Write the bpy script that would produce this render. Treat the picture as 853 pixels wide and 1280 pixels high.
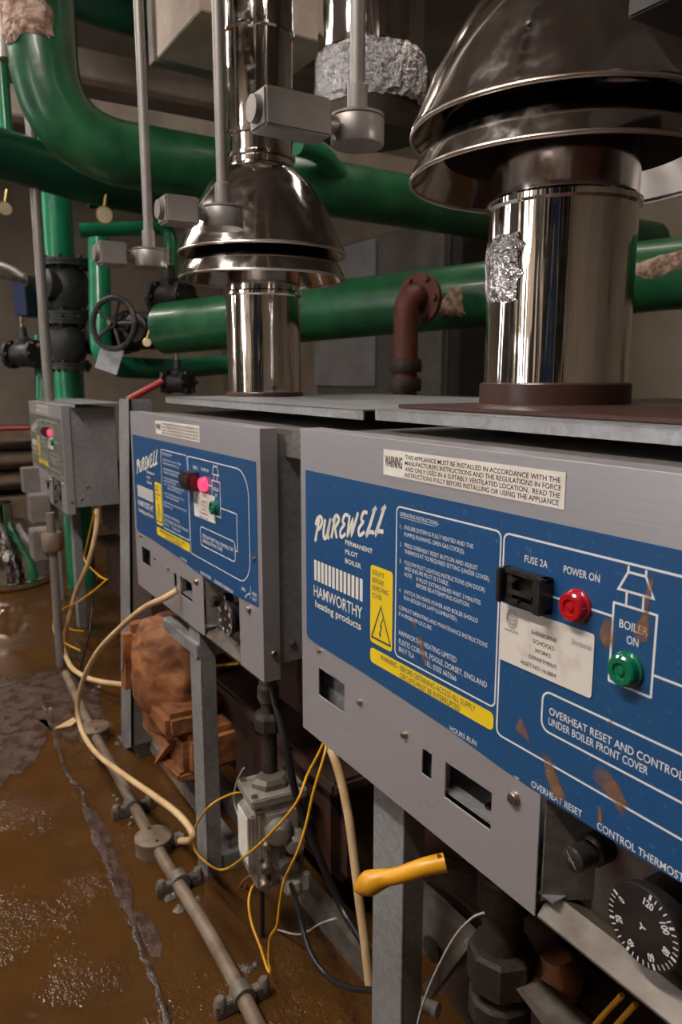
import bpy, bmesh, math, random
from math import pi, sin, cos, radians
from mathutils import Vector, Matrix
SC = bpy.context.scene
for o in list(bpy.data.objects): bpy.data.objects.remove(o)
COL = SC.collection
random.seed(7)

# ------------------------------------------------------------------ camera
cd = bpy.data.cameras.new('camera'); cam = bpy.data.objects.new('camera', cd); COL.objects.link(cam)
SC.camera = cam
cd.sensor_fit = 'VERTICAL'; cd.sensor_height = 24.0; cd.lens = 935.0/1280*24
cam.location = (0, -.42, .95)
cam.rotation_euler = (radians(90-10.2), 0, radians(90-31.5))
cd.clip_start = .01; cd.clip_end = 50
cd.dof.use_dof = True; cd.dof.focus_distance = .72; cd.dof.aperture_fstop = 8.5
# ------------------------------------------------------------------ world, exposure
SC.view_settings.view_transform = 'Standard'; SC.view_settings.look = 'None'
SC.view_settings.gamma = 1; SC.view_settings.use_curve_mapping = False
SC.view_settings.exposure = 0.68
w = bpy.data.worlds.new('world'); SC.world = w; w.use_nodes = True
w.node_tree.nodes['Background'].inputs[0].default_value = (.9, .8, .72, 1)
w.node_tree.nodes['Background'].inputs[1].default_value = .05
# ------------------------------------------------------------------ lights (ceiling battens of the plant room, added wall fill strips)
def area(name, loc, size, sy, energy, col, rot=(0, 0, 0)):
    l = bpy.data.lights.new(name, 'AREA'); l.shape = 'RECTANGLE'; l.size = size; l.size_y = sy
    l.energy = energy; l.color = col
    o = bpy.data.objects.new(name, l); COL.objects.link(o); o.location = loc; o.rotation_euler = rot
    return o
area('light_batten_front', (-.75, -1.25, 2.7), 1.5, .12, 46, (1, .90, .80))
area('light_batten_left', (-3.6, -.9, 2.7), 1.5, .12, 30, (1, .88, .78))
area('light_batten_wall', (-1.9, 1.45, 2.75), 1.4, .12, 5, (1, .86, .74))

area('fill_wall_strip', (-1.35, -2.66, 1.55), .22, 1.7, 15, (.84, .90, 1.0), (radians(90), 0, radians(180)))  # invented lamp: cool fill on the panels, upright streaks in the flues
area('fill_wall_strip_far', (-4.4, -2.66, 1.7), .22, 1.5, 13, (.88, .92, 1.0), (radians(90), 0, radians(180)))  # second invented fill lamp, farther along the aisle
# ------------------------------------------------------------------ materials
MATS = {}
def nodes_of(name):
    m = bpy.data.materials.new(name); m.use_nodes = True; MATS[name] = m
    return m, m.node_tree, m.node_tree.nodes['Principled BSDF']
def mapping(nt, scale=(1, 1, 1), coord='Object'):
    tc = nt.nodes.new('ShaderNodeTexCoord'); mp = nt.nodes.new('ShaderNodeMapping')
    mp.inputs['Scale'].default_value = scale
    nt.links.new(tc.outputs[coord], mp.inputs['Vector']); return mp
def noise(nt, mp, scale, detail=4, rough=.6):
    n = nt.nodes.new('ShaderNodeTexNoise'); n.inputs['Scale'].default_value = scale
    n.inputs['Detail'].default_value = detail; n.inputs['Roughness'].default_value = rough
    nt.links.new(mp.outputs[0], n.inputs['Vector']); return n
def ramp(nt, src, stops):
    r = nt.nodes.new('ShaderNodeValToRGB'); e = r.color_ramp.elements
    while len(e) < len(stops): e.new(.5)
    for i, (p, c) in enumerate(stops):
        e[i].position = p; e[i].color = (c[0], c[1], c[2], 1) if len(c) == 3 else c
    nt.links.new(src, r.inputs[0]); return r
def bump(nt, b, src, strength, dist=.002):
    n = nt.nodes.new('ShaderNodeBump'); n.inputs['Strength'].default_value = strength; n.inputs['Distance'].default_value = dist
    nt.links.new(src, n.inputs['Height']); nt.links.new(n.outputs[0], b.inputs['Normal'])
def mat(name, col, col2=None, rough=.5, metal=0, scale=20, bmp=0, bd=.002, stretch=(1, 1, 1), lo=.35, hi=.65, rough2=None, coat=0, detail=4, third=None):
    m, nt, b = nodes_of(name)
    b.inputs['Base Color'].default_value = (*col, 1); b.inputs['Roughness'].default_value = rough; b.inputs['Metallic'].default_value = metal
    if coat: b.inputs['Coat Weight'].default_value = coat; b.inputs['Coat Roughness'].default_value = .12
    if col2 or bmp:
        mp = mapping(nt, stretch); n = noise(nt, mp, scale, detail)
        if col2:
            st = [(lo, col), (hi, col2)]
            if third: st.append((third[0], third[1]))
            r = ramp(nt, n.outputs[0], st); nt.links.new(r.outputs[0], b.inputs['Base Color'])
        if rough2 is not None:
            rr = ramp(nt, n.outputs[0], [(lo, (rough,)*3), (hi, (rough2,)*3)]); nt.links.new(rr.outputs[0], b.inputs['Roughness'])
        if bmp: bump(nt, b, n.outputs[0], bmp, bd)
    return m
def galv(name, c1, c2, rough=.42, sc=150, metal=.6):
    m, nt, b = nodes_of(name); mp = mapping(nt, (1, 1, 1)); n0 = noise(nt, mp, 30, 3)
    mix = nt.nodes.new('ShaderNodeMixRGB'); mix.inputs[0].default_value = .02
    nt.links.new(mp.outputs[0], mix.inputs[1]); nt.links.new(n0.outputs['Color'], mix.inputs[2])
    v = nt.nodes.new('ShaderNodeTexVoronoi'); v.inputs['Scale'].default_value = sc; nt.links.new(mix.outputs[0], v.inputs['Vector'])
    r = ramp(nt, v.outputs['Color'], [(.2, c1), (.8, c2)])
    n = noise(nt, mp, 6, 6); d = ramp(nt, n.outputs[0], [(.3, (.80, .77, .74)), (.6, (1, 1, 1))])
    mu = nt.nodes.new('ShaderNodeMixRGB'); mu.blend_type = 'MULTIPLY'; mu.inputs[0].default_value = 1
    nt.links.new(r.outputs[0], mu.inputs[1]); nt.links.new(d.outputs[0], mu.inputs[2])
    nt.links.new(mu.outputs[0], b.inputs['Base Color']); b.inputs['Metallic'].default_value = metal
    rr = ramp(nt, n.outputs[0], [(.3, (rough-.05,)*3), (.7, (rough+.10,)*3)]); nt.links.new(rr.outputs[0], b.inputs['Roughness'])
    bump(nt, b, n0.outputs[0], .06); return m
def flat(name, col, rough=.5, metal=0, emit=0, ecol=None, trans=0):
    m, nt, b = nodes_of(name); b.inputs['Base Color'].default_value = (*col, 1)
    b.inputs['Roughness'].default_value = rough; b.inputs['Metallic'].default_value = metal
    if emit: b.inputs['Emission Color'].default_value = (*(ecol or col), 1); b.inputs['Emission Strength'].default_value = emit
    if trans: b.inputs['Transmission Weight'].default_value = trans
    return m
GAL = galv('galvanised_steel', (.36, .37, .39), (.45, .46, .49))
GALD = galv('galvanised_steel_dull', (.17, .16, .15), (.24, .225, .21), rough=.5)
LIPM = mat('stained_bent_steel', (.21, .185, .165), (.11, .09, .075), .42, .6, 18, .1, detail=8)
GALF = galv('galvanised_frame', (.28, .29, .30), (.35, .36, .37), rough=.5, sc=150, metal=.42)
# brushed front cover: faint grain, scratches and dirt blots
COVER, nt, b = nodes_of('satin_steel_cover')
mp = mapping(nt, (1, 1, 60)); n = noise(nt, mp, 14, 6)
r = ramp(nt, n.outputs[0], [(.3, (.45, .44, .475)), (.7, (.52, .51, .545))])
mp2 = mapping(nt); n2 = noise(nt, mp2, 22, 5); r2 = ramp(nt, n2.outputs[0], [(.66, (1, 1, 1)), (.72, (.66, .56, .48))])
mu = nt.nodes.new('ShaderNodeMixRGB'); mu.blend_type = 'MULTIPLY'; mu.inputs[0].default_value = .6
nt.links.new(r.outputs[0], mu.inputs[1]); nt.links.new(r2.outputs[0], mu.inputs[2]); nt.links.new(mu.outputs[0], b.inputs['Base Color'])
b.inputs['Metallic'].default_value = .62; b.inputs['Roughness'].default_value = .4; bump(nt, b, n.outputs[0], .03, .001)
# blue screen-printed label with faint dust specks
BLUE, nt, b = nodes_of('blue_label')
mp = mapping(nt); n = noise(nt, mp, 160, 3, .7)
r = ramp(nt, n.outputs[0], [(.0, (.008, .062, .185)), (.62, (.009, .068, .20)), (.72, (.05, .14, .30)), (.78, (.12, .18, .28))])
n2 = noise(nt, mp, 9, 5); r2 = ramp(nt, n2.outputs[0], [(.4, (1, 1, 1)), (.75, (1.25, 1.05, .9))])
mu = nt.nodes.new('ShaderNodeMixRGB'); mu.blend_type = 'MULTIPLY'; mu.inputs[0].default_value = 1
nt.links.new(r.outputs[0], mu.inputs[1]); nt.links.new(r2.outputs[0], mu.inputs[2]); nt.links.new(mu.outputs[0], b.inputs['Base Color'])
b.inputs['Roughness'].default_value = .42; bump(nt, b, n.outputs[0], .05, .0005)
def chrome(name, col, rough, wav, zs=.22, amp=.0035):
    m, nt, b = nodes_of(name); b.inputs['Base Color'].default_value = (*col, 1); b.inputs['Metallic'].default_value = 1
    mp = mapping(nt, (1, 1, zs)); n = noise(nt, mp, wav, 3)
    bump(nt, b, n.outputs[0], .5, amp)
    mp2 = mapping(nt); n2 = noise(nt, mp2, 40, 4); rr = ramp(nt, n2.outputs[0], [(.45, (rough,)*3), (.8, (rough+.15,)*3)])
    nt.links.new(rr.outputs[0], b.inputs['Roughness']); return m
CHROME = chrome('polished_flue_steel', (.80, .76, .73), .04, 34, .03, .0050)
CHROME2 = chrome('flue_hood_steel', (.64, .60, .57), .09, 9, .25, .0030)
RIM = flat('bright_rolled_rim', (.80, .76, .72), .28, 1)
THROAT = mat('dark_throat_metal', (.06, .045, .036), (.12, .085, .06), .5, .3, 14)  # dark brown mottled metal, also on the sleeve and rivets
FOIL = mat('crinkled_foil', (.75, .74, .76), None, .16, 1, 55, 1, .02)
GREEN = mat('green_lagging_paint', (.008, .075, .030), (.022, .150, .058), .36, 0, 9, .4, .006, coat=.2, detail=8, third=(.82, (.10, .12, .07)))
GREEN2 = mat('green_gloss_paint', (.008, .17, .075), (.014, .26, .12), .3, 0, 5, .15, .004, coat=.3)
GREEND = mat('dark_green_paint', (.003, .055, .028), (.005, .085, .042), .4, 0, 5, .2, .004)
PLASTER = mat('torn_lagging', (.58, .42, .34), (.22, .13, .085), .9, 0, 45, .7, .006, lo=.42, hi=.6)
RUSTPIPE = mat('red_oxide_pipe', (.16, .035, .02), (.09, .03, .02), .6, 0, 30, .3, .003)
CAST = mat('rusty_cast_iron', (.13, .042, .016), (.34, .135, .045), .66, 0, 16, 1, .008, third=(.8, (.40, .19, .08)), detail=8)
CASTD = mat('dark_rusty_iron', (.07, .026, .014), (.03, .016, .011), .7, 0, 14, .6, .005)
BROWNCOL = mat('brown_collar_paint', (.060, .022, .018), (.045, .02, .016), .4, 0, 25, .1)
BLACKPIPE = mat('black_iron_pipe', (.028, .022, .018), (.055, .04, .03), .6, .3, 60, .6, .003)
VALVEBLK = mat('black_valve_iron', (.014, .013, .014), (.03, .028, .028), .5, 0, 30, .3)
ALU = mat('cast_aluminium', (.42, .40, .37), (.26, .23, .20), .5, .5, 30, .2)
ALUD = mat('grimy_aluminium', (.20, .18, .16), (.11, .09, .07), .55, .4, 30, .3)
CONDUIT = mat('conduit_galv', (.30, .28, .27), (.22, .20, .19), .45, .5, 25, .1, stretch=(1, 1, .3))
CONDUITF = mat('muddy_conduit', (.24, .19, .14), (.15, .10, .065), .55, .15, 22, .3)
BOXGREY = mat('grey_box_metal', (.34, .32, .31), (.24, .22, .21), .4, .5, 14)
BRASS = flat('brass', (.55, .38, .14), .35, .9)
GAUGE = flat('gauge_face', (.85, .74, .48), .5)
CREAM = mat('cream_pvc_hose', (.70, .50, .28), (.55, .36, .18), .42, 0, 18)
YWIRE = mat('yellow_wire', (.80, .42, .02), (.62, .30, .015), .4, 0, 25)
BWIRE = flat('black_cable', (.012, .012, .014), .3)
GWIRE = flat('grey_wire', (.40, .39, .38), .4)
CUWIRE = flat('copper_wire', (.45, .20, .11), .4, .3)
YHANDLE = mat('yellow_dipped_handle', (.72, .34, .012), (.42, .19, .01), .35, 0, 16, .1, lo=.5, hi=.75)
WHITEP = mat('white_sticker', (.78, .76, .72), (.66, .61, .55), .45, 0, 20)
CARD = mat('cream_asset_card', (.66, .62, .58), (.44, .36, .29), .5, 0, 26, lo=.5, hi=.8)
YELLOW = flat('yellow_print', (.80, .58, .015), .45)
WPRINT = flat('white_print', (.66, .68, .70), .5)
WPRINT2 = flat('cream_print', (.70, .68, .60), .5)
KPRINT = flat('black_print', (.02, .02, .022), .5)
NAVYP = flat('navy_print', (.02, .045, .09), .5)
GREYP = flat('grey_print', (.28, .27, .26), .5)
BPLAS = mat('black_plastic', (.013, .012, .012), (.03, .028, .026), .32, 0, 120, .1)
DIALM = mat('dial_black', (.014, .012, .013), (.05, .035, .025), .35, 0, 22, lo=.5, hi=.9)
REDL = flat('red_lens', (.42, .008, .015), .12); REDL.node_tree.nodes['Principled BSDF'].inputs['Coat Weight'].default_value = .6
REDON = flat('red_lens_lit', (.8, .02, .06), .15, 0, 2.4, (1, .04, .09))
REDON.node_tree.nodes['Principled BSDF'].inputs['Emission Strength'].default_value = 1.3
GRNL = flat('green_lens', (.004, .14, .07), .10); GRNL.node_tree.nodes['Principled BSDF'].inputs['Coat Weight'].default_value = .6
SCREW = mat('screw_steel', (.42, .38, .33), (.25, .18, .13), .35, .9, 60)
WALL = mat('cream_painted_wall', (.42, .36, .29), (.33, .27, .205), .8, 0, 2.5, .3, .004)
WALLG = mat('grey_painted_wall', (.55, .48, .38), (.42, .36, .28), .85, 0, 2.0, .3, .004)
CEIL = mat('concrete_ceiling', (.34, .30, .26), (.24, .20, .17), .9, 0, 2)
BEAM = mat('cream_beam', (.62, .53, .45), (.42, .34, .28), .7, 0, 6)
DARKSTEEL = mat('dark_sheet', (.05, .045, .042), (.03, .026, .024), .5, .3, 8)
BUNDLE = mat('brown_sacking', (.17, .12, .085), (.10, .07, .05), .9, 0, 9, .8, .02)
TERRA = mat('terracotta', (.20, .085, .035), (.14, .06, .03), .8, 0, 9)
BLUEBOX = flat('navy_box', (.01, .02, .07), .45)
SILT = mat('grey_brown_silt', (.075, .044, .034), (.035, .020, .014), .5, 0, 28, 1, .006, rough2=.3)
SEDI = mat('foam_scum', (.10, .062, .052), (.045, .024, .014), .38, 0, 22, 1, .006, rough2=.2, lo=.38, hi=.62, detail=8)
nt = SEDI.node_tree; b = nt.nodes['Principled BSDF']; mp = mapping(nt); n = noise(nt, mp, 16, 8, .7)
at = nt.nodes.new('ShaderNodeAttribute'); at.attribute_name = 'fade'; ad = nt.nodes.new('ShaderNodeMath'); ad.operation = 'ADD'
nt.links.new(at.outputs['Fac'], ad.inputs[0]); nt.links.new(n.outputs[0], ad.inputs[1]); ra = ramp(nt, ad.outputs[0], [(.60, (0,)*3), (.72, (1,)*3)]); nt.links.new(ra.outputs[0], b.inputs['Alpha'])
TAPE = mat('pale_tape', (.5, .48, .42), None, .6)
# rust stain film with ragged alpha
STAIN, nt, b = nodes_of('rust_stain')
mp = mapping(nt); n = noise(nt, mp, 60, 6, .7)
r = ramp(nt, n.outputs[0], [(.3, (.36, .17, .035)), (.7, (.24, .12, .04))]); nt.links.new(r.outputs[0], b.inputs['Base Color'])
ra = ramp(nt, n.outputs[0], [(.32, (.05,)*3), (.60, (.75,)*3)])
at = nt.nodes.new('ShaderNodeAttribute'); at.attribute_name = 'fade'; mm = nt.nodes.new('ShaderNodeMath'); mm.operation = 'MULTIPLY'
nt.links.new(at.outputs['Fac'], mm.inputs[0]); nt.links.new(ra.outputs[0], mm.inputs[1]); nt.links.new(mm.outputs[0], b.inputs['Alpha']); b.inputs['Roughness'].default_value = .7
# muddy water: brown silt under a glossy rippled surface
WATER, nt, b = nodes_of('muddy_water')
mp = mapping(nt, (1, 1, 1)); n = noise(nt, mp, 2.2, 7, .65)
r = ramp(nt, n.outputs[0], [(.3, (.040, .018, .006)), (.5, (.082, .036, .009)), (.72, (.040, .020, .009))])
nt.links.new(r.outputs[0], b.inputs['Base Color'])
b.inputs['IOR'].default_value = 1.33
mp3 = mapping(nt); n3 = noise(nt, mp3, 2.6, 2); rr = ramp(nt, n3.outputs[0], [(.44, (.0,)*3), (.60, (1,)*3)])
n2 = noise(nt, mp, 60, 3, .7)
n4 = noise(nt, mp, 5, 2, .5)
ml = nt.nodes.new('ShaderNodeMath'); ml.operation = 'MULTIPLY'; nt.links.new(rr.outputs[0], ml.inputs[0]); nt.links.new(n2.outputs[0], ml.inputs[1])
ad = nt.nodes.new('ShaderNodeMath'); ad.operation = 'ADD'; nt.links.new(ml.outputs[0], ad.inputs[0]); nt.links.new(n4.outputs[0], ad.inputs[1])
bump(nt, b, ad.outputs[0], .6, .012)
b.inputs['Roughness'].default_value = .07

# ------------------------------------------------------------------ object helpers
def link(name, me, m, parent=None, smooth=False, loc=None):
    me.name = name
    if not me.materials: me.materials.append(m)
    o = bpy.data.objects.new(name, me); COL.objects.link(o)
    if parent: o.parent = parent
    if loc is not None: o.location = loc
    if smooth: me.polygons.foreach_set('use_smooth', [True]*len(me.polygons)); me.set_sharp_from_angle(angle=radians(smooth if smooth is not True else 40))
    return o
def part(name, bm, m, parent=None, smooth=False, loc=None):
    bmesh.ops.recalc_face_normals(bm, faces=bm.faces)
    me = bpy.data.meshes.new(name); bm.to_mesh(me); bm.free()
    return link(name, me, m, parent, smooth, loc)
def thing(name, label, cat, loc=(0, 0, 0), rz=0, group=None):
    o = bpy.data.objects.new(name, None); COL.objects.link(o); o.location = loc; o.rotation_euler = (0, 0, rz)
    o.empty_display_size = .05; return tag(o, label, cat, group)
def tag(o, label, cat, group=None, kind=None):
    o['label'] = label; o['category'] = cat
    if group: o['group'] = group
    if kind: o['kind'] = kind
    return o
def struct(name, bm, m, smooth=False):
    o = part(name, bm, m, None, smooth); o['kind'] = 'structure'; return o
def BM(): return bmesh.new()
def frame(axis):
    a = Vector(axis).normalized(); up = Vector((0, 0, 1)) if abs(a.z) < .95 else Vector((1, 0, 0))
    x = up.cross(a).normalized(); return x, a.cross(x).normalized(), a
def box(bm, x0, x1, y0, y1, z0, z1, bev=0, M=None):
    t = bmesh.new(); bmesh.ops.create_cube(t, size=1)
    bmesh.ops.scale(t, vec=(x1-x0, y1-y0, z1-z0), verts=t.verts)
    bmesh.ops.translate(t, vec=((x0+x1)/2, (y0+y1)/2, (z0+z1)/2), verts=t.verts)
    if bev: bmesh.ops.bevel(t, geom=list(t.edges), offset=bev, segments=2, affect='EDGES', clamp_overlap=True)
    if M is not None: bmesh.ops.transform(t, matrix=M, verts=t.verts)
    me = bpy.data.meshes.new('t'); t.to_mesh(me); t.free(); bm.from_mesh(me); bpy.data.meshes.remove(me)
def lathe(bm, prof, org=(0, 0, 0), axis=(0, 0, 1), n=32, jit=0, cap=True):
    x, y, a = frame(axis); o = Vector(org); rings = []
    for (r, h) in prof:
        rings.append([bm.verts.new(o + a*h + (x*cos(2*pi*i/n)+y*sin(2*pi*i/n))*(r*(1+random.uniform(-jit, jit)))) for i in range(n)])
    for A, B in zip(rings, rings[1:]):
        for i in range(n): bm.faces.new((A[i], A[(i+1) % n], B[(i+1) % n], B[i]))
    if cap: bm.faces.new(rings[0][::-1]); bm.faces.new(rings[-1])
def cyl(bm, p, q, r, n=20, r2=None):
    p = Vector(p); q = Vector(q); lathe(bm, [(r, 0), (r if r2 is None else r2, (q-p).length)], p, q-p, n)
def smoothpath(pts, sub=8):
    P = [Vector(p) for p in pts]; P = [2*P[0]-P[1]] + P + [2*P[-1]-P[-2]]; out = []
    for i in range(1, len(P)-2):
        for k in range(sub):
            t = k/sub; a, b_, c, d = P[i-1], P[i], P[i+1], P[i+2]
            out.append(.5*((2*b_)+(c-a)*t+(2*a-5*b_+4*c-d)*t*t+(3*b_-a-3*c+d)*t**3))
    out.append(P[-2]); return out
def sweep(bm, pts, r, n=10, rad=None):
    P = [Vector(p) for p in pts]; T = [(P[min(i+1, len(P)-1)]-P[max(i-1, 0)]).normalized() for i in range(len(P))]
    x, y, _ = frame(T[0]); rings = []
    for i, p in enumerate(P):
        x = (x - T[i]*x.dot(T[i])).normalized(); y = T[i].cross(x); rr = rad(i/(len(P)-1)) if rad else r
        rings.append([bm.verts.new(p+(x*cos(2*pi*k/n)+y*sin(2*pi*k/n))*rr) for k in range(n)])
    for A, B in zip(rings, rings[1:]):
        for k in range(n): bm.faces.new((A[k], A[(k+1) % n], B[(k+1) % n], B[k]))
    bm.faces.new(rings[0][::-1]); bm.faces.new(rings[-1])
def cable(name, pts, r, m, label, cat='cable', group=None, sub=8, n=10, parent=None):
    bm = BM(); sweep(bm, smoothpath(pts, sub), r, n); o = part(name, bm, m, parent, True)
    if parent is None: tag(o, label, cat, group)
    return o
def bendpath(pts, R, seg=8):
    P = [Vector(p) for p in pts]; out = [P[0]]
    for i in range(1, len(P)-1):
        a = (P[i-1]-P[i]); b_ = (P[i+1]-P[i]); ra = min(R, a.length*.48, b_.length*.48)
        A = P[i]+a.normalized()*ra; B = P[i]+b_.normalized()*ra
        for k in range(seg+1):
            t = k/seg; out.append(A*(1-t)**2+P[i]*2*t*(1-t)+B*t*t)
    out.append(P[-1]); return out
def prism(bm, pts, d):      # pts: 3D polygon, d: extrusion vector
    d = Vector(d); A = [bm.verts.new(Vector(p)) for p in pts]; B = [bm.verts.new(Vector(p)+d) for p in pts]; n = len(A)
    bm.faces.new(A[::-1]); bm.faces.new(B)
    for i in range(n): bm.faces.new((A[i], A[(i+1) % n], B[(i+1) % n], B[i]))
def roundrect(u0, v0, u1, v1, r, seg=5, rs=None):
    out = []
    rr = rs or (r, r, r, r)    # TL TR BR BL
    for (cx, cy, a0, q) in ((u0+rr[0], v0+rr[0], 180, rr[0]), (u1-rr[1], v0+rr[1], 270, rr[1]), (u1-rr[2], v1-rr[2], 0, rr[2]), (u0+rr[3], v1-rr[3], 90, rr[3])):
        for k in range(seg+1):
            a = radians(a0+90*k/seg); out.append((cx+q*cos(a), cy+q*sin(a)))
    return out
# 2-D print helpers: panel coordinates u (right), v (down); y is the height of the ink
def L3(u, v, y): return Vector((u, y, -v))
def ink_poly(bm, pts, y): bm.faces.new([bm.verts.new(L3(u, v, y)) for u, v in pts])
def ink_line(bm, pts, wd, y, closed=False):
    P = [Vector((u, v)) for u, v in pts]; n = len(P); L = []; Rr = []
    for i in range(n):
        if closed: a, c = P[i-1], P[(i+1) % n]
        else: a, c = P[max(i-1, 0)], P[min(i+1, n-1)]
        d1 = (P[i]-a); d2 = (c-P[i]); d1 = d1.normalized() if d1.length > 1e-9 else d2.normalized(); d2 = d2.normalized() if d2.length > 1e-9 else d1
        t = (d1+d2).normalized(); nn = Vector((-t.y, t.x)); k = wd/2/max(.5, abs(nn.dot(Vector((-d2.y, d2.x)))))
        L.append(bm.verts.new(L3(*(P[i]+nn*k), y))); Rr.append(bm.verts.new(L3(*(P[i]-nn*k), y)))
    for i in range(n if closed else n-1):
        j = (i+1) % n; bm.faces.new((L[i], L[j], Rr[j], Rr[i]))
FC = {}
def glyphs(txt, bold=0):
    k = (txt, bold)
    if k not in FC:
        c = bpy.data.curves.new('t', 'FONT'); c.body = txt; c.size = 1; c.resolution_u = 3; c.offset = bold
        o = bpy.data.objects.new('t', c); COL.objects.link(o)
        dg = bpy.context.evaluated_depsgraph_get(); me = bpy.data.meshes.new_from_object(o.evaluated_get(dg))
        vs = [tuple(v.co) for v in me.vertices]; fs = [tuple(p.vertices) for p in me.polygons]
        bpy.data.objects.remove(o); bpy.data.curves.remove(c); bpy.data.meshes.remove(me)
        x0 = min(v[0] for v in vs); x1 = max(v[0] for v in vs); FC[k] = (vs, fs, x0, x1)
    return FC[k]
def text(bm, txt, u0, u1, vbase, cap, y, bold=.0, slope=0, org=None, ang=0):
    vs, fs, x0, x1 = glyphs(txt, bold); s = cap/.70; W = (u1-u0)/(x1-x0); out = []
    for (x, yy, z) in vs:
        du = (x-x0)*W; dv = -yy*s + slope*du
        if org: # rotated about org; u0,u1 give only the width, centred
            du -= (u1-u0)/2; a = ang; U = org[0]+du*cos(a)-(-dv)*sin(a); V = org[1]-(du*sin(a)+(-dv)*cos(a)); out.append(bm.verts.new(L3(U, V, y)))
        else: out.append(bm.verts.new(L3(u0+du, vbase+dv, y)))
    for f in fs:
        try: bm.faces.new([out[i] for i in f])
        except ValueError: pass
MC = {}
def cached(key, builder):
    if key not in MC:
        bm = BM(); builder(bm); me = bpy.data.meshes.new(key); bm.to_mesh(me); bm.free(); MC[key] = me
    return MC[key]
def ink(name, key, builder, m, parent):
    return link(name, cached(key, builder), m, parent)

# ------------------------------------------------------------------ the room
bm = BM(); box(bm, -8.2, 3, -2.8, 3.0, -.12, -.02); struct('floor', bm, mat('wet_concrete', (.09, .06, .04), (.05, .03, .02), .5, 0, 6))
bm = BM(); box(bm, -8.2, 3, 3.0, 3.1, -.1, 3.1); struct('wall_back', bm, WALL)
bm = BM(); box(bm, -8.3, -8.2, -2.8, 3.0, -.1, 3.1); struct('wall_left', bm, WALLG)
bm = BM(); box(bm, 3, 3.1, -2.8, 3.0, -.1, 3.1); struct('wall_right', bm, WALL)
bm = BM(); box(bm, -8.2, 3, -2.9, -2.8, -.1, 3.1); struct('wall_front', bm, mat('pale_wall', (.62, .54, .45), (.5, .43, .35), .7, 0, 2))
bm = BM(); box(bm, -8.2, 3, -2.8, 3.0, 3.0, 3.1); struct('ceiling', bm, CEIL)
bm = BM()
for x in (-6.5, -4.6, -1.0, 1.2): box(bm, x, x+.18, -2.8, 3.0, 2.84, 3.0)
struct('trim_1', bm, CEIL)
# door, plus unseen cabinets added for dark reflections in the flues
bm = BM(); box(bm, .9, 1.75, -2.8, -2.76, 0, 2.0, .005); struct('door_1', bm, mat('door_paint', (.03, .06, .12), None, .5))
for i, (x, wd, h) in enumerate(((-3.2, .5, 2.3), (-2.35, .25, 2.5), (-.3, .35, 2.2), (.62, .22, 2.4), (2.1, .5, 2.3))):
    t = thing('reflection_cabinet', ['added dark reflection cabinet on the opposite wall, far one', 'added narrow dark reflection cabinet on the opposite wall', 'added low dark reflection cabinet on the opposite wall by the door', 'added slim tall reflection cabinet left of the door on the opposite wall', 'added wide reflection cabinet right of the door on the opposite wall'][i], 'cabinet', (x, -2.62, 0))
    bm = BM(); box(bm, 0, wd, -.17, .15, 0, h, .008); part('body', bm, DARKSTEEL, t)
    bm = BM(); box(bm, .02, wd-.02, .15, .165, .04, h-.04, .003); part('door', bm, DARKSTEEL, t)
for i, (x, nm) in enumerate(((-1.35, 'added cool white fill strip upright on the opposite wall, nearer one'), (-4.4, 'added cool white fill strip upright on the opposite wall, far one'))):  # unseen bodies made up to go with the two wall fill lamps
    bm = BM(); box(bm, x-.15, x+.15, -2.797, -2.68, .65, 2.45, .005); tag(part('added_fill_strip', bm, WHITEP), nm, 'light', 'added upright fill strips')
for i, x in enumerate((-2.0, -1.85, -.85, -.62, .25, .45, -2.75, -3.6)):  # unseen risers added so the chrome flues reflect upright bands
    bm = BM(); cyl(bm, (x, -2.72, 0), (x, -2.72, 3.0), .035+.012*(i % 3), 16); tag(part('reflection_riser', bm, (DARKSTEEL, GREEND, BEAM)[i % 3]), ('third', 'fourth', 'fifth', 'sixth', 'seventh', 'eighth', 'second', 'first')[i]+' added riser pipe for reflections, from the far end on the opposite wall', 'pipe', 'added reflection risers on the opposite wall')
# light battens
for i, (x, y, z, ln) in enumerate(((-.75, -1.25, 2.74, 1.5), (-3.6, -.9, 2.74, 1.5), (-1.9, 1.45, 2.79, 1.4))):
    t = thing('ceiling_light', ['white fluorescent batten over the aisle in front of the boilers', 'white fluorescent batten over the far end of the aisle', 'white fluorescent batten above the pipes along the back'][i], 'light', (x, y, z))
    bm = BM(); box(bm, -ln/2, ln/2, -.05, .05, 0, .06, .004); part('housing', bm, WHITEP, t)
    bm = BM(); box(bm, -.01, .01, -.01, .01, .06, 3.0-z); part('hanger', bm, GALF, t)
# water
bm = BM(); bmesh.ops.create_grid(bm, x_segments=2, y_segments=2, size=1, matrix=Matrix.Translation((-2.6, .1, 0)) @ Matrix.Diagonal((5.59, 2.89, 1, 1)))
o = part('flood_water', bm, WATER); tag(o, 'shallow muddy brown water covering the floor', 'water', kind='stuff')

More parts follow.
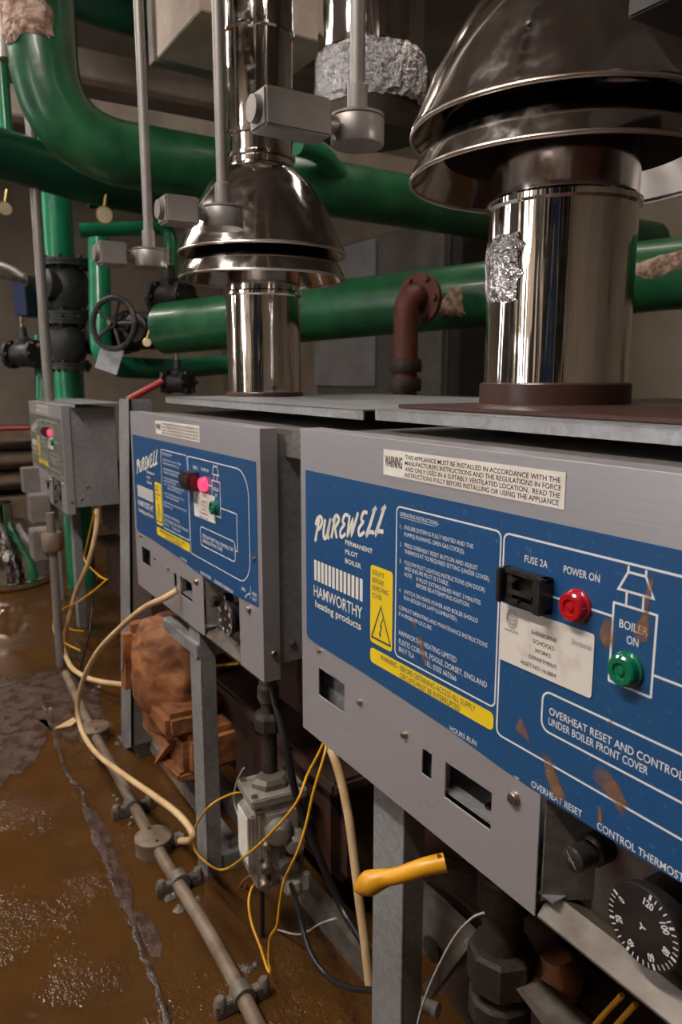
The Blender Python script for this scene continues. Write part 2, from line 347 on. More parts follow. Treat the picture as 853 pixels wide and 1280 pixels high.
# ------------------------------------------------------------------ broken kerb strip and silt
def ragged(pl, wl, wr, z0, z1, m, name, seed, jit, kind=None, lab=None, cat=None):
    random.seed(seed); P = smoothpath([Vector((*p[:2], 0)) for p in pl], 7); A = []; B = []
    bm = BM()
    n = len(P); rows = []
    for i, p in enumerate(P):
        t = (P[min(i+1, n-1)]-P[max(i-1, 0)]).normalized(); nn = Vector((-t.y, t.x, 0)); k = i/(n-1)
        a = wl(k)*(1+random.uniform(-jit, jit)); b_ = wr(k)*(1+random.uniform(-jit, jit)); h = z1*(.8+.35*sin(i*.9+seed)*sin(i*.37)+random.uniform(-.35, .3))
        rows.append([bm.verts.new(p-nn*a*1.15+Vector((0, 0, z0))), bm.verts.new(p-nn*a+Vector((0, 0, h))), bm.verts.new(p+nn*(b_-a)*.3+Vector((0, 0, h*1.1))), bm.verts.new(p+nn*b_+Vector((0, 0, h*.8))), bm.verts.new(p+nn*b_*1.15+Vector((0, 0, z0)))])
    for r1, r2 in zip(rows, rows[1:]):
        for k in range(4): bm.faces.new((r1[k], r1[k+1], r2[k+1], r2[k]))
    o = part(name, bm, m, None, True)
    if kind: o['kind'] = kind
    if lab: tag(o, lab, cat)
    return o
KP = ((-0.8855,-0.1471,0.0),(-1.0132,-0.1307,0.0),(-1.1174,-0.127,0.0),(-1.224,-0.1181,0.0),(-1.3527,-0.1157,0.0),(-1.5014,-0.1086,0.0),(-1.6054,-0.1061,0.0),(-1.6778,-0.0985,0.0),(-1.778,-0.1118,0.0),(-1.9507,-0.1004,0.0),(-2.1384,-0.0899,0.0),(-2.2822,-0.0864,0.0))
def kw(k): return .001+.009*max(0, 1-abs(k-.42)/.22)
ragged(KP, lambda k: .0035, lambda k: .0045+kw(k), -.03, .0055, SILT, 'broken_kerb', 3, .55, lab='low broken concrete kerb strip breaking out of the muddy water', cat='kerb')
def blob(name, pts, z, seed, jit=.12, sub=6):
    random.seed(seed); c = sum((Vector((*p[:2], 0)) for p in pts), Vector())/len(pts); P = [Vector((*p[:2], 0)) for p in pts]
    P = smoothpath(P+[P[0]], sub)[:-1]; n = len(P); bm = BM(); rows = [[bm.verts.new(c+Vector((0, 0, z)))]]
    for k, (f_, h) in enumerate(((.3, 1), (.6, 1), (.85, .9), (1.0, .6), (1.12, .15))): rows.append([bm.verts.new(c+(p-c)*f_*(1+random.uniform(-jit, jit)*.3)+Vector((0, 0, max(.0006, z*h)))) for p in P])
    for i in range(n): bm.faces.new((rows[0][0], rows[1][i], rows[1][(i+1) % n]))
    for A, B in zip(rows[1:], rows[2:]):
        for i in range(n): bm.faces.new((A[i], B[i], B[(i+1) % n], A[(i+1) % n]))
    o = part(name, bm, SEDI, None, True); at = o.data.attributes.new('fade', 'FLOAT', 'POINT')
    for i in range(len(o.data.vertices)): at.data[i].value = (.38, .36, .32, .24, .10, -.3)[0 if i == 0 else 1+(i-1)//n]
    return o
o = blob('silt_bank', ((-2.4468,-0.3106,0.0),(-2.5042,-0.1688,0.0),(-2.4939,-0.0246,0.0),(-2.4109,0.059,0.0),(-2.1931,0.0811,0.0),(-1.967,0.0026,0.0),(-1.9364,-0.0771,0.0),(-2.0999,-0.0756,0.0),(-1.9894,-0.1213,0.0),(-1.855,-0.1795,0.0),(-1.7968,-0.2597,0.0),(-1.7989,-0.3603,0.0)), .0022, 5, .06); tag(o, 'grey brown foamy silt bank in the water by the far boiler', 'silt', kind='stuff')
o = blob('silt_patch', ((-1.6462,-0.111,0.0),(-1.6025,-0.0893,0.0),(-1.4881,-0.0869,0.0),(-1.3832,-0.095,0.0),(-1.2852,-0.0945,-0.0),(-1.2063,-0.1087,0.0),(-1.2052,-0.1263,0.0),(-1.301,-0.1203,-0.0),(-1.4129,-0.1191,-0.0),(-1.5241,-0.1182,0.0)), .0022, 6, .18); tag(o, 'narrow grey brown silt patch along the right side of the kerb, middle', 'silt', kind='stuff')
o = blob('silt_patch', ((-1.232,-0.1114,0.0),(-1.2089,-0.0934,0.0),(-1.1592,-0.0888,0.0),(-1.1153,-0.089,-0.0),(-1.0876,-0.1119,0.0),(-1.1234,-0.1197,0.0),(-1.1768,-0.1175,0.0)), .0018, 8, .2); tag(o, 'ragged silt patch right of the kerb, nearer the camera', 'silt', kind='stuff')
random.seed(9)
bm = BM()
for (px, py) in ((-2.0333,-0.0141),(-1.5984,-0.0331),(-1.5059,-0.0323),(-2.2664,0.0751),(-1.194,-0.0493),(-1.2091,-0.0335),(-1.2097,-0.0054),(-2.1937,-0.0798),(-1.887,0.0457),(-1.0007,0.0134)):
    for k in range(3):
        lathe(bm, [(.001, 0), (random.uniform(.005, .012), .003), (.004, .007), (.001, .009)], (px+random.uniform(-.02, .02), py+random.uniform(-.012, .012), -.002), (0, 0, 1), 7, .3)
o = part('floor_debris', bm, ALUD); tag(o, 'small crumbs of debris scattered in the water beside the floor conduit', 'debris', kind='stuff')
P = ((-2.0324,-0.0925,0.004),(-2.0757,-0.0327,0.004),(-2.0453,-0.0306,0.004),(-2.0271,-0.0474,0.004))
bm = BM(); prism(bm, P, (0, 0, .004)); tag(part('wood_chip', bm, CREAM), 'pale wooden splinter lying on the silt beside the kerb', 'splinter')

# ------------------------------------------------------------------ boilers
W = .633
def slot_screw(name, u, v, r, par, y=0, depth=.004, m=SCREW, ang=.6):
    def f(bm):
        lathe(bm, [(r, 0), (r, depth*.5), (r*.75, depth)], (0, 0, 0), (0, -1, 0), 16)
        M = Matrix.Translation((0, -depth, 0)) @ Matrix.Rotation(ang, 4, 'Y')
        box(bm, -r*.78, r*.78, -.0007, .0007, -r*.11, r*.11, 0, M)
    o = link(name, cached('screw%.4f%.2f' % (r, ang), f), m, par, 50, L3(u, v, y)); return o
def logo_word(bm, y):
    G = {'P': [[(.42, 1.0), (.12, -.12)], [(.0, .72), (.16, 1.02), (.6, 1.1), (.86, .88), (.66, .58), (.28, .46)]],
         'U': [[(.12, .95), (.02, .35), (.16, .02), (.48, .1), (.80, .95)], [(.80, .95), (.64, .12), (.86, .0)]],
         'R': [[(.34, 1.0), (.08, -.02)], [(.05, .80), (.5, 1.05), (.86, .85), (.55, .55), (.26, .48)], [(.4, .5), (.8, -.06)]],
         'E': [[(.92, .98), (.5, 1.02), (.3, .72), (.66, .55)], [(.5, .55), (.12, .28), (.28, -.02), (.82, .12)]],
         'W': [[(.08, .98), (.06, .05), (.5, .75), (.54, .05), (1.05, 1.05)]],
         'L': [[(.72, 1.12), (.42, .5), (.12, -.0), (.34, .1), (.9, .04)], [(.5, .98), (.86, 1.16)]]}
    xs = 0
    cells = [('P', 1.0), ('U', .92), ('R', .92), ('E', .88), ('W', 1.05), ('E', .86), ('L', .86), ('L', .9)]
    tot = sum(c[1] for c in cells)
    for ch, wd in cells:
        for st in G[ch]:
            pts = [p.to_2d() for p in smoothpath([(a, b_, 0) for a, b_ in st], 4)]
            q = []
            for (a, b_) in pts:
                s = (xs+a*.88)/tot; q.append((.0335+.142*s+b_*.004, .1262-.033*s-b_*.0240))
            ink_line(bm, q, .0045 if ch not in 'EW' else .0038, y)
        xs += wd
INK = -.0012
def print_white(bm):
    y = INK
    text(bm, 'PERMANENT', .1013, .1545, .1193, .0052, y, .012); text(bm, 'PILOT', .1013, .1265, .1296, .0052, y, .012); text(bm, 'BOILER', .1013, .1332, .1398, .0052, y, .012)
    for i in range(13):
        u = .0324+i*.0082; ink_poly(bm, [(u, .1506), (u+.0056, .1506), (u+.0056, .1752), (u, .1752)], y)
    text(bm, 'HAMWORTHY', .0309, .1360, .1947, .0133, y, .01); text(bm, 'heating products', .0345, .1335, .2075, .0085, y, .012)
def print_instr(bm):
    y = INK
    ink_line(bm, roundrect(.196, .0633, .340, .2147, .006), .0016, y, True)
    text(bm, 'OPERATING INSTRUCTIONS:-', .2014, .2609, .0718, .0038, y); ink_line(bm, [(.2014, .0732), (.257, .0732)], .0004, y)
    H = .0040
    for (t, a, b_, vb) in (('1.', .2016, .2045, .0841), ('ENSURE SYSTEM IS FULLY VENTED AND THE', .209, .3069, .0838), ('PUMP(S) RUNNING. OPEN GAS COCK(S).', .209, .296, .0905),
        ('2.', .2016, .2050, .1018), ('PRESS OVERHEAT RESET BUTTON AND ADJUST', .2095, .3136, .1012), ('THERMOSTAT TO REQUIRED SETTING (UNDER COVER).', .2095, .3288, .1073),
        ('3.', .2016, .2050, .1182), ('FOLLOW PILOT LIGHTING INSTRUCTIONS (ON DOOR)', .21, .3234, .1181), ('AND ENSURE PILOT IS STABLE.', .21, .2762, .1237), ('NOTE!', .21, .222, .1298), ('IF PILOT EXTINGUISHES WAIT 3 MINUTES', .2292, .3185, .1303), ('BEFORE RE-ATTEMPTING IGNITION.', .2292, .305, .1362),
        ('4.', .2016, .2050, .1475), ('SWITCH ON MAINS POWER AND BOILER SHOULD', .21, .3159, .1471), ('RUN (BOILER ON LAMP ILLUMINATED).', .21, .289, .1532),
        ('CONSULT OPERATING AND MAINTENANCE INSTRUCTIONS', .2018, .3285, .1652), ('IF A PROBLEM OCCURS.', .2018, .254, .1719)):
        text(bm, t, a, b_, vb, H, y)
    text(bm, 'HAMWORTHY HEATING LIMITED', .2024, .2898, .1916, .0052, y); text(bm, 'FLEETS CORNER, POOLE, DORSET, ENGLAND', .2026, .3298, .2007, .0052, y)
    text(bm, 'BH17 7LA', .2028, .2279, .2086, .0052, y); text(bm, 'TEL: 0202 665566', .2438, .2903, .2090, .0052, y)
def print_mimic(bm):
    y = INK; lw = .0017
    ink_line(bm, roundrect(.3435, .0634, .594, .2362, .006, 8, (.006, .040, .040, .006)), lw, y, True)
    text(bm, 'FUSE 2A', .3668, .3906, .0824, .0056, y, .008); text(bm, 'POWER ON', .4062, .4389, .0822, .0056, y, .008)
    ink_line(bm, roundrect(.4519, .0929, .4858, .1497, .0002, 1), lw, y, True)
    text(bm, 'BOILER', .4575, .4800, .1090, .0058, y, .008); text(bm, 'ON', .4641, .4735, .1186, .0058, y, .008)
    ink_line(bm, [(.4617, .0693), (.4754, .0693), (.4822, .0826), (.4548, .0826)], lw, y, True)
    ink_line(bm, [(.4617, .0650), (.4617, .0693)], lw, y); ink_line(bm, [(.4754, .0650), (.4754, .0693)], lw, y)
    ink_line(bm, [(.4617, .0826), (.4617, .0929)], lw, y); ink_line(bm, [(.4749, .0826), (.4749, .0929)], lw, y)
    ink_line(bm, [(.3445, .103), (.352, .103)], lw, y); ink_line(bm, [(.396, .103), (.410, .103)], lw, y); ink_line(bm, [(.431, .103), (.4519, .103)], lw, y)
    ink_line(bm, [(.4858, .1338), (.549, .1338), (.549, .1925), (.540, .1925)], lw, y)
    ink_line(bm, roundrect(.3923, .1790, .5395, .2112, .008), lw, y, True)
    text(bm, 'OVERHEAT RESET AND CONTROL STAT', .3996, .5330, .1962, .0060, y, .008); text(bm, 'UNDER BOILER FRONT COVER', .3995, .4880, .2046, .0060, y, .008)
def edge_hours(bm): text(bm, 'HOURS RUN', .2834, .3194, .2587, .0048, INK, .008)
def edge_reset(bm): text(bm, 'OVERHEAT RESET', .3851, .4361, .2640, .0056, INK, .008)
def edge_stat(bm): text(bm, 'CONTROL THERMOSTAT', .4503, .5290, .2650, .0058, INK, .008)
def edge_open(bm): text(bm, 'OPEN', .5600, .5750, .2500, .0052, INK, .008)
def edge_shut(bm):
    y = INK; text(bm, 'PRESS', .5990, .6160, .2480, .0050, y, .008); text(bm, 'SHUT', .6000, .6150, .2560, .0050, y, .008)
def edge_arrow(bm):
    y = INK; ink_line(bm, [(.5935, .2358), (.5935, .2560)], .0010, y); ink_line(bm, [(.574, .2590), (.5795, .2530), (.5900, .2490)], .0016, y); ink_poly(bm, [(.592, .2480), (.5875, .2470), (.5890, .2520)], y)
def edge_earth(bm):
    y = INK; ink_line(bm, [(.366, .2640), (.372, .2640)], .0008, y); ink_line(bm, [(.3675, .2655), (.3705, .2655)], .0007, y)
def warn_text(bm):
    y = -.0006
    text(bm, 'WARNING', .1755, .2040, .0262, .0105, y, .02)
    for i, (t, e) in enumerate((('THIS APPLIANCE MUST BE INSTALLED IN ACCORDANCE WITH THE', .3990), ('MANUFACTURERS INSTRUCTIONS AND THE REGULATIONS IN FORCE', .4000), ('AND ONLY USED IN A SUITABLY VENTILATED LOCATION.  READ THE', .3995), ('INSTRUCTIONS FULLY BEFORE INSTALLING OR USING THE APPLIANCE', .3985))):
        text(bm, t, .2085, e, .0165+i*.0056, .0040, y, .006)
def yellow_text(bm):
    y = INK-.0004
    for i, (t, e) in enumerate((('ISOLATE', .1765), ('BEFORE', .1760), ('REMOVING', .1840), ('COVER', .1730))): text(bm, t, .1556, e, .1404+i*.0081, .0052, y)
    ink_line(bm, [(.1712, .1715), (.1885, .2080), (.1548, .2080)], .0020, y, True)
    ink_poly(bm, [(.1745, .1830), (.1690, .1930), (.1712, .1930), (.1690, .2000), (.1678, .1990), (.1700, .2052), (.1722, .2008), (.1706, .2006), (.1738, .1912), (.1716, .1914), (.1758, .1838)], y)
    text(bm, 'WARNING - BEFORE OBTAINING ACCESS ALL SUPPLY', .1708, .3170, .2276, .0056, y); text(bm, 'CIRCUITS MUST BE INTERRUPTED', .2053, .2970, .2354, .0056, y)
def card_text(bm, dirty=True):
    y = -.0005
    for i, (t, a, b_) in enumerate((('SHERBORNE', .0350, .0610), ('SCHOOLS', .0375, .0590), ('WORKS', .0395, .0560), ('DEPARTMENT', .0340, .0625))): text(bm, t, a, b_, .0165+i*.0068, .0034, y, -.003)
    text(bm, 'ASSET NO: 16.0004', .0250, .0620, .0440, .0034, y, -.003)
def card_grey(bm):
    y = -.0005
    text(bm, 'Sherborne', .0750, .0930, .0125, .0046, y, -.004); text(bm, 'SHERBORNE', .0060, .0215, .0215, .0020, y)
    ring = [(.0140+.0058*cos(a*pi/10), .0105+.0076*sin(a*pi/10)) for a in range(20)]; ink_line(bm, ring, .0008, y, True)
    ring = [(.0140+.0040*cos(a*pi/10), .0105+.0055*sin(a*pi/10)) for a in range(20)]; ink_line(bm, ring, .0006, y, True)
    for k in range(3): ink_line(bm, [(.0112, .0075+k*.003), (.014, .009+k*.003), (.0168, .0075+k*.003)], .0006, y)
def dial_marks(bm):
    y = -.0122
    for d, a in ((0, 152), (20, 200), (40, 248), (60, 296), (80, 344), (100, 32), (120, 80)):
        th = radians(a); t = str(d); wd = .0022*len(t)
        text(bm, t, 0, wd*1.2, 0, .0052, y, .03, 0, (.0195*cos(th)-.0021*cos(th), -.0195*sin(th)+.0021*sin(th)), th-pi/2)
        k = range(5) if d < 120 else (0,)
        for j in k:
            A = radians(a+j*48/5*(1)) if d < 120 else th
            r0, r1, ww = (.0238, .0280, .0018) if j == 0 else (.0240, .0278, .0008)
            ink_line(bm, [(r0*cos(A), -r0*sin(A)), (r1*cos(A), -r1*sin(A))], ww, y)
    for a in (0, 2.1, 4.2): ink_line(bm, [(0, 0), (.003*cos(a), .003*sin(a))], .0012, y)

def cover_mesh(bm):
    us = [0, .0406, .0988, .2429, .2575, .278, .3402, .395, .549, W]; vs = [0, .262, .282, .293, .295, .3164, .3212, .3284, .375]
    def hole(u, v):
        return (.0406 < u < .0988 and .282 < v < .3164) or (.2429 < u < .2575 and .295 < v < .3212) or (.278 < u < .3402 and .293 < v < .3284) or (.395 < u < .549 and v > .262)
    V = {}
    def vert(i, j, y):
        k = (i, j, y)
        if k not in V: V[k] = bm.verts.new((us[i], y, -vs[j]))
        return V[k]
    for i in range(len(us)-1):
        for j in range(len(vs)-1):
            if not hole((us[i]+us[i+1])/2, (vs[j]+vs[j+1])/2): bm.faces.new((vert(i, j, 0), vert(i+1, j, 0), vert(i+1, j+1, 0), vert(i, j+1, 0)))
    # returned edges of the tray
    def ret(i0, j0, i1, j1, d=.027): 
        a, b_ = V[(i0, j0, 0)], V[(i1, j1, 0)]; c = bm.verts.new(b_.co+Vector((0, d, 0))); e = bm.verts.new(a.co+Vector((0, d, 0))); bm.faces.new((a, b_, c, e))
    for i in range(len(us)-1): ret(i, 0, i+1, 0)
    for j in range(len(vs)-1):
        ret(0, j, 0, j+1); ret(len(us)-1, j, len(us)-1, j+1)
def boiler(x, y, zt, rz, label, detail, lit, group='modular boilers in the row', depth=.34, label_mat=None):
    B = thing('boiler', label, 'boiler', (x, y, 0), rz, group)
    Z0 = Vector((0, 0, zt))
    bm = BM(); cover_mesh(bm); c = part('front_cover', bm, COVER, B, False, Z0)
    md = c.modifiers.new('thick', 'SOLIDIFY'); md.thickness = .0016; md.offset = 0
    md = c.modifiers.new('bev', 'BEVEL'); md.width = .0012; md.segments = 2; md.angle_limit = radians(50)
    # blue label, on the cover
    bm = BM(); pts = [(.0127, .047), (.621, .047), (.621, .2625), (.50, .2668), (.3845, .2662), (.3488, .2645), (.2824, .2590), (.1345, .2542), (.0300, .2535), (.0165, .2515), (.0125, .2470)]
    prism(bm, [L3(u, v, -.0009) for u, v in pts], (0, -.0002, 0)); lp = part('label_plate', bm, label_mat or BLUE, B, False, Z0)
    wo = .0
    ink('logo_lettering', 'logo', lambda b_: logo_word(b_, INK), WPRINT2, lp); ink('maker_lettering', 'maker', print_white, WPRINT2, lp)
    ink('instruction_text', 'instr', print_instr, WPRINT, lp); ink('circuit_diagram', 'mimic', print_mimic, WPRINT, lp); 
    for q, fn in (('hours', edge_hours), ('reset', edge_reset), ('stat', edge_stat), ('open', edge_open), ('shut', edge_shut), ('arrow', edge_arrow), ('earth', edge_earth)): ink('edge_lettering' if q not in ('arrow', 'earth') else 'printed_mark', 'e'+q, fn, WPRINT, lp)
    def f(b_): ink_poly(b_, roundrect(.1516, .1306, .1912, .2140, .004), INK); ink_poly(b_, roundrect(.1520, .2198, .3396, .2362, .005), INK)
    def f2(b_):
        for q in (roundrect(.1516, .1306, .1912, .2140, .004), roundrect(.1520, .2198, .3396, .2362, .005)): ink_poly(b_, q, INK-.0002)
    ink('yellow_panel', 'yel', f2, YELLOW, lp); ink('warning_text', 'yelt', yellow_text, NAVYP, lp)
    # warning sticker
    bm = BM(); prism(bm, [L3(u, v, -.0008) for u, v in ((.1726, .0100), (.4036, .0085), (.4036, .0357), (.1726, .0350))], (0, -.0004, 0)); st = part('warning_sticker', bm, WHITEP, B, False, Z0)
    ink('sticker_text', 'warn', lambda b_: [warn_text(b_), [setattr(v, 'co', v.co+Vector((0, -.0008, 0))) for v in b_.verts]], KPRINT, st)
    # asset card
    cu, cv, cs = (.343, .1212, 1.0) if detail else (.3685, .1190, 1.0)
    bm = BM(); prism(bm, [L3(u, v, -.0002) for u, v in roundrect(0, 0, .0953, .0482 if detail else .0450, .003)], (0, -.0006, 0))
    cd_ = part('asset_card', bm, CARD, B, False, Z0+L3(cu, cv, -.0012)); cd_.scale = (cs, 1, cs); cd_.rotation_euler = (0, -.008, 0)
    ink('card_text', 'cardt', lambda b_: [card_text(b_), [setattr(v, 'co', v.co+Vector((0, -.0006, 0))) for v in b_.verts]], KPRINT, cd_)
    ink('card_emblem', 'cardg', lambda b_: [card_grey(b_), [setattr(v, 'co', v.co+Vector((0, -.0006, 0))) for v in b_.verts]], GREYP, cd_)
    # fuse holder
    bm = BM()
    if detail:
        for a0, a1 in ((.3500, .3548), (.3900, .3975)): box(bm, a0, a1, -.0150, -.001, -.1165, -.0885, .0008)
        box(bm, .3500, .3975, -.0100, -.001, -.0925, -.0885, .0006); box(bm, .3500, .3975, -.0100, -.001, -.1165, -.1120, .0006)
        box(bm, .3548, .3900, -.0030, -.001, -.1125, -.0925); box(bm, .3548, .3625, -.0085, -.002, -.1125, -.0925, .0005); box(bm, .3820, .3900, -.0085, -.002, -.1125, -.0925, .0005)
        box(bm, .3600, .3680, -.0125, -.002, -.0975, -.0950, .0003); box(bm, .3600, .3860, -.0118, -.002, -.1075, -.1045, .0003); box(bm, .3640, .3720, -.0125, -.002, -.1140, -.1110, .0003)
    else:
        box(bm, .3490, .3970, -.0190, -.001, -.1180, -.0870, .0015); box(bm, .3530, .3930, -.0230, -.018, -.1100, -.0930, .0010); box(bm, .3560, .3900, -.0245, -.020, -.1040, -.1000, .0005)
    part('fuse_holder', bm, BPLAS, B, False, Z0)
    for (nm, u, v, m) in (('power_lamp', .4210, .1035, REDON if lit else REDL), ('boiler_on_lamp', .4668, .1362, GRNL)):
        bm = BM(); lathe(bm, [(.0125, 0), (.0125, .0020), (.0108, .0028)], (0, 0, 0), (0, -1, 0), 28); lr = part(nm, bm, BPLAS if False else m, B, 40, Z0+L3(u, v, -.001))
        if nm[0] == 'p': lr['label'] = 'lit red power lamp' if lit else 'unlit red power lamp'
        else: lr['label'] = 'green boiler on lamp'
        bm = BM(); lathe(bm, [(.0108, .002), (.0108, .0080), (.0095, .0092), (.0060, .0092), (.0055, .0078), (.0035, .0078), (.0028, .0090), (.0002, .0094)], (0, 0, 0), (0, -1, 0), 28); part('lens', bm, m, lr, 40)
    bm = BM(); box(bm, .020, .225, .018, .0195, -.345, -.268); box(bm, .235, .268, .012, .0135, -.33, -.285); part('backing_plate', bm, GAL, B, False, Z0)
    bm = BM(); box(bm, .270, .350, .004, .050, -.3270, -.3255); box(bm, .270, .350, .050, .0515, -.3270, -.28); lathe(bm, [(.0075, 0), (.0075, .0006)], (.318, .022, -.3256), (0, 0, 1), 16); part('meter_shelf', bm, GAL, B, False, Z0)
    bm = BM(); lathe(bm, [(.0072, 0), (.0072, .0006)], (.318, .022, -.3250), (0, 0, 1), 16); part('shelf_hole', bm, BPLAS, B, False, Z0)
    # recess behind the notch
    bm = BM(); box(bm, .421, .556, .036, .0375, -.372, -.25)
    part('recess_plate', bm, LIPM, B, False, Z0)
    bm = BM(); prism(bm, [(.3985, .003, -.262), (.3985, .003, -.3600), (.4225, .036, -.356), (.4225, .036, -.262)], (-.0015, 0, 0)); part('side_bracket', bm, GALD, B, False, Z0)
    bm = BM(); prism(bm, [(.3965, .001, -.3755), (.3965, .036, -.3700), (.3965, .036, -.3660), (.3965, .0155, -.3575), (.3965, .001, -.3735)], (.154, 0, 0)); part('bottom_lip', bm, LIPM, B, False, Z0)
    bm = BM(); lathe(bm, [(.0125, 0), (.0125, .014), (.0105, .016), (.0095, .0165), (.0095, .0310), (.0100, .032), (.0100, .0355), (.0085, .0365)], (.4290, .036, -.3040), (0, -1, 0), 28); kn = part('reset_knob', bm, BPLAS, B, 40, Z0)
    ink('knob_slot', 'kslot', lambda b_: [ink_line(b_, [(.4235, .2985), (.4330, .3090)], .0008, -.0006), ink_line(b_, [(.4270, .3020), (.4260, .3055), (.4320, .3045)], .0005, -.0007)], GREYP, kn)
    bm = BM(); lathe(bm, [(.0245, -.026), (.0245, .004), (.0295, .005), (.0298, .010), (.0288, .0118), (.0280, .012)], (0, 0, 0), (0, -1, 0), 48); dl = part('thermostat_dial', bm, DIALM, B, 40, Z0+L3(.4935, .3155, .0100))
    ink('dial_markings', 'dial', dial_marks, WPRINT, dl)
    # fixings on the cover
    for k, (u, v, r, a) in enumerate(((.0444, .2600, .0022, .4), (.1333, .2893, .0032, .3), (.2155, .2924, .0034, .9), (.3676, .2832, .0062, -.5), (.6115, .1902, .0030, .2), (.5877, .2737, .0058, .8))):
        slot_screw('cover_screw', u, v, r, B, 0, .0045, SCREW, a).location = Z0+L3(u, v, -.0008)
    bm = BM(); lathe(bm, [(.0052, 0), (.0052, .002), (.004, .004)], (W+.001, .016, -.332), (1, 0, 0), 16); part('side_screw', bm, SCREW, B, 40, Z0)
    # sheet casing behind the cover
    bm = BM()
    for a0, a1 in ((.004, .0055), (W-.006, W-.0045)): box(bm, a0, a1, .020, depth-.03, -.352, -.008)
    box(bm, .0055, W-.006, .044, .0455, -.355, -.010); box(bm, .0055, .410, .003, .044, -.3555, -.3540); box(bm, .0055, W-.006, depth-.032, depth-.03, -.352, -.010)
    part('side_casing', bm, GAL, B, False, Z0)
    bm = BM(); lathe(bm, [(.0055, 0), (.0055, .002), (.003, .004)], (W-.0045, .050, -.325), (1, 0, 0), 12); part('casing_screw', bm, SCREW, B, 40, Z0)
    bm = BM(); lathe(bm, [(.0050, 0), (.0050, .002), (.003, .004)], (W-.0045, .072, -.283), (1, 0, 0), 12); part('casing_screw', bm, SCREW, B, 40, Z0)
    return B, Z0

b1, Z1 = boiler(-.776, 0, .8908, 0, 'nearest boiler, blue control panel with open fuse holder and rust stains', True, False)
b2, Z2 = boiler(-1.585, .030, .8794, .008, 'second boiler with lit pink red lamp and whole blue panel in view', False, True)
b3, Z3 = boiler(-3.300, .1045, .856, -.019, 'far boiler with galvanised side casing facing the gap', False, True, depth=.21, label_mat=mat('olive_glare_label', (.115, .125, .10), (.15, .155, .13), .4, 0, 12))  # olive tone paints the glare on a blue label into its colour

# rust stains on the near panel
def stain(pts, seed, m=STAIN, y=-.0017):
    random.seed(seed); c = sum((Vector(p) for p in pts), Vector((0, 0)))/len(pts); bm = BM()
    P = [p.to_2d() for p in smoothpath([(*p, 0) for p in pts]+[(*pts[0], 0)], 5)[:-1]]; P = [c+(p-c)*(1+random.uniform(-.12, .12)) for p in P]
    ce = bm.verts.new(L3(*c, y)); M_ = [bm.verts.new(L3(*(c+(p-c)*.75), y)) for p in P]; V = [bm.verts.new(L3(*(c+(p-c)*1.15), y)) for p in P]; n = len(V)
    for i in range(n): bm.faces.new((ce, M_[i], M_[(i+1) % n])); bm.faces.new((M_[i], V[i], V[(i+1) % n], M_[(i+1) % n]))
    o = part('rust_stain', bm, m, b1, False, Z1); at = o.data.attributes.new('fade', 'FLOAT', 'POINT')
    for i in range(len(o.data.vertices)): at.data[i].value = 0.0 if i > n else 1.0
    return o
for i, pts in enumerate((
  ((0.4421,0.1175),(0.4448,0.1079),(0.4521,0.1064),(0.4555,0.1164),(0.4522,0.125),(0.4455,0.1259)),
  ((0.4696,0.1065),(0.4754,0.0942),(0.4787,0.09),(0.4813,0.1058),(0.4771,0.1143),(0.4707,0.1123)),
  ((0.4754,0.0865),(0.4773,0.073),(0.4817,0.0687),(0.4804,0.0814),(0.4797,0.0941),(0.4766,0.0939)),
  ((0.3651,0.2239),(0.3697,0.2108),(0.3733,0.2114),(0.3812,0.226),(0.3732,0.2246)),
  ((0.3935,0.2308),(0.4,0.2291),(0.4088,0.2385),(0.4194,0.2532),(0.4167,0.26),(0.4051,0.2558)),
  ((0.4447,0.2277),(0.4503,0.2174),(0.4594,0.218),(0.4681,0.2242),(0.4741,0.2333),(0.4709,0.243),(0.4594,0.2348)),
  ((0.2228,0.1725),(0.2278,0.1703),(0.2304,0.1743),(0.2267,0.1778)),
  ((0.2332,0.1839),(0.2394,0.1836),(0.2488,0.2068),(0.2426,0.2057),(0.236,0.1935)),
  ((0.4537,0.1791),(0.4573,0.1824),(0.4582,0.176),(0.4605,0.1715),(0.4576,0.1775)),
  ((0.4505,0.2476),(0.4534,0.2485),(0.4548,0.2579),(0.4512,0.2574)))): stain(pts, i)

# lids, body and legs of the near and second boilers
def lid(B, u0, u1, y0, y1, zt, z, m=GAL):
    bm = BM(); box(bm, u0, u1, y0, y1, z-.002, z); box(bm, u0, u1, y0, y0+.002, z-.013, z, 0)
    return part('lid', bm, m, B)
lid(b1, .045, .80, .075, .62, 0, .915-.001)
lid(b2, .025, .79, .070, .59, 0, .910)
lid(b3, .010, .70, .030, .2, 0, .864)
bm = BM(); box(bm, .055, .78, .10, .60, .9145, .919, .001); part('base_plate', bm, BROWNCOL, b1)
bm = BM(); box(bm, .03, .76, .04, .60, .842, .888, .001); part('top_rail', bm, GALD, b1)
bm = BM(); box(bm, .03, .72, .04, .57, .838, .878, .001); part('top_rail', bm, GALD, b2)
bm = BM(); box(bm, .0, .05, .01, .5, .868, .886, .001); part('corner_bracket', bm, BLACKPIPE, b1)
def leg(B, x0, wd, y0, dp, z0, z1, m=GALF):      # folded angle: front flange plus side flange
    ox, oy = B.location.x, B.location.y
    bm = BM(); box(bm, x0-ox, x0+wd-ox, y0-oy, y0-oy+.003, z0, z1, .0008); box(bm, x0+wd-.003-ox, x0+wd-ox, y0-oy+.002, y0-oy+dp, z0, z1, .0008)
    return part('leg', bm, m, B)
b2.rotation_euler = (0, 0, 0); b3.rotation_euler = (0, 0, 0)
leg(b1, -.662, .060, .030, .030, -.02, .55)
leg(b1, -.100, .056, .030, .030, -.02, .55)
leg(b2, -1.288, .054, .036, .030, -.02, .50)
o_ = b2.location
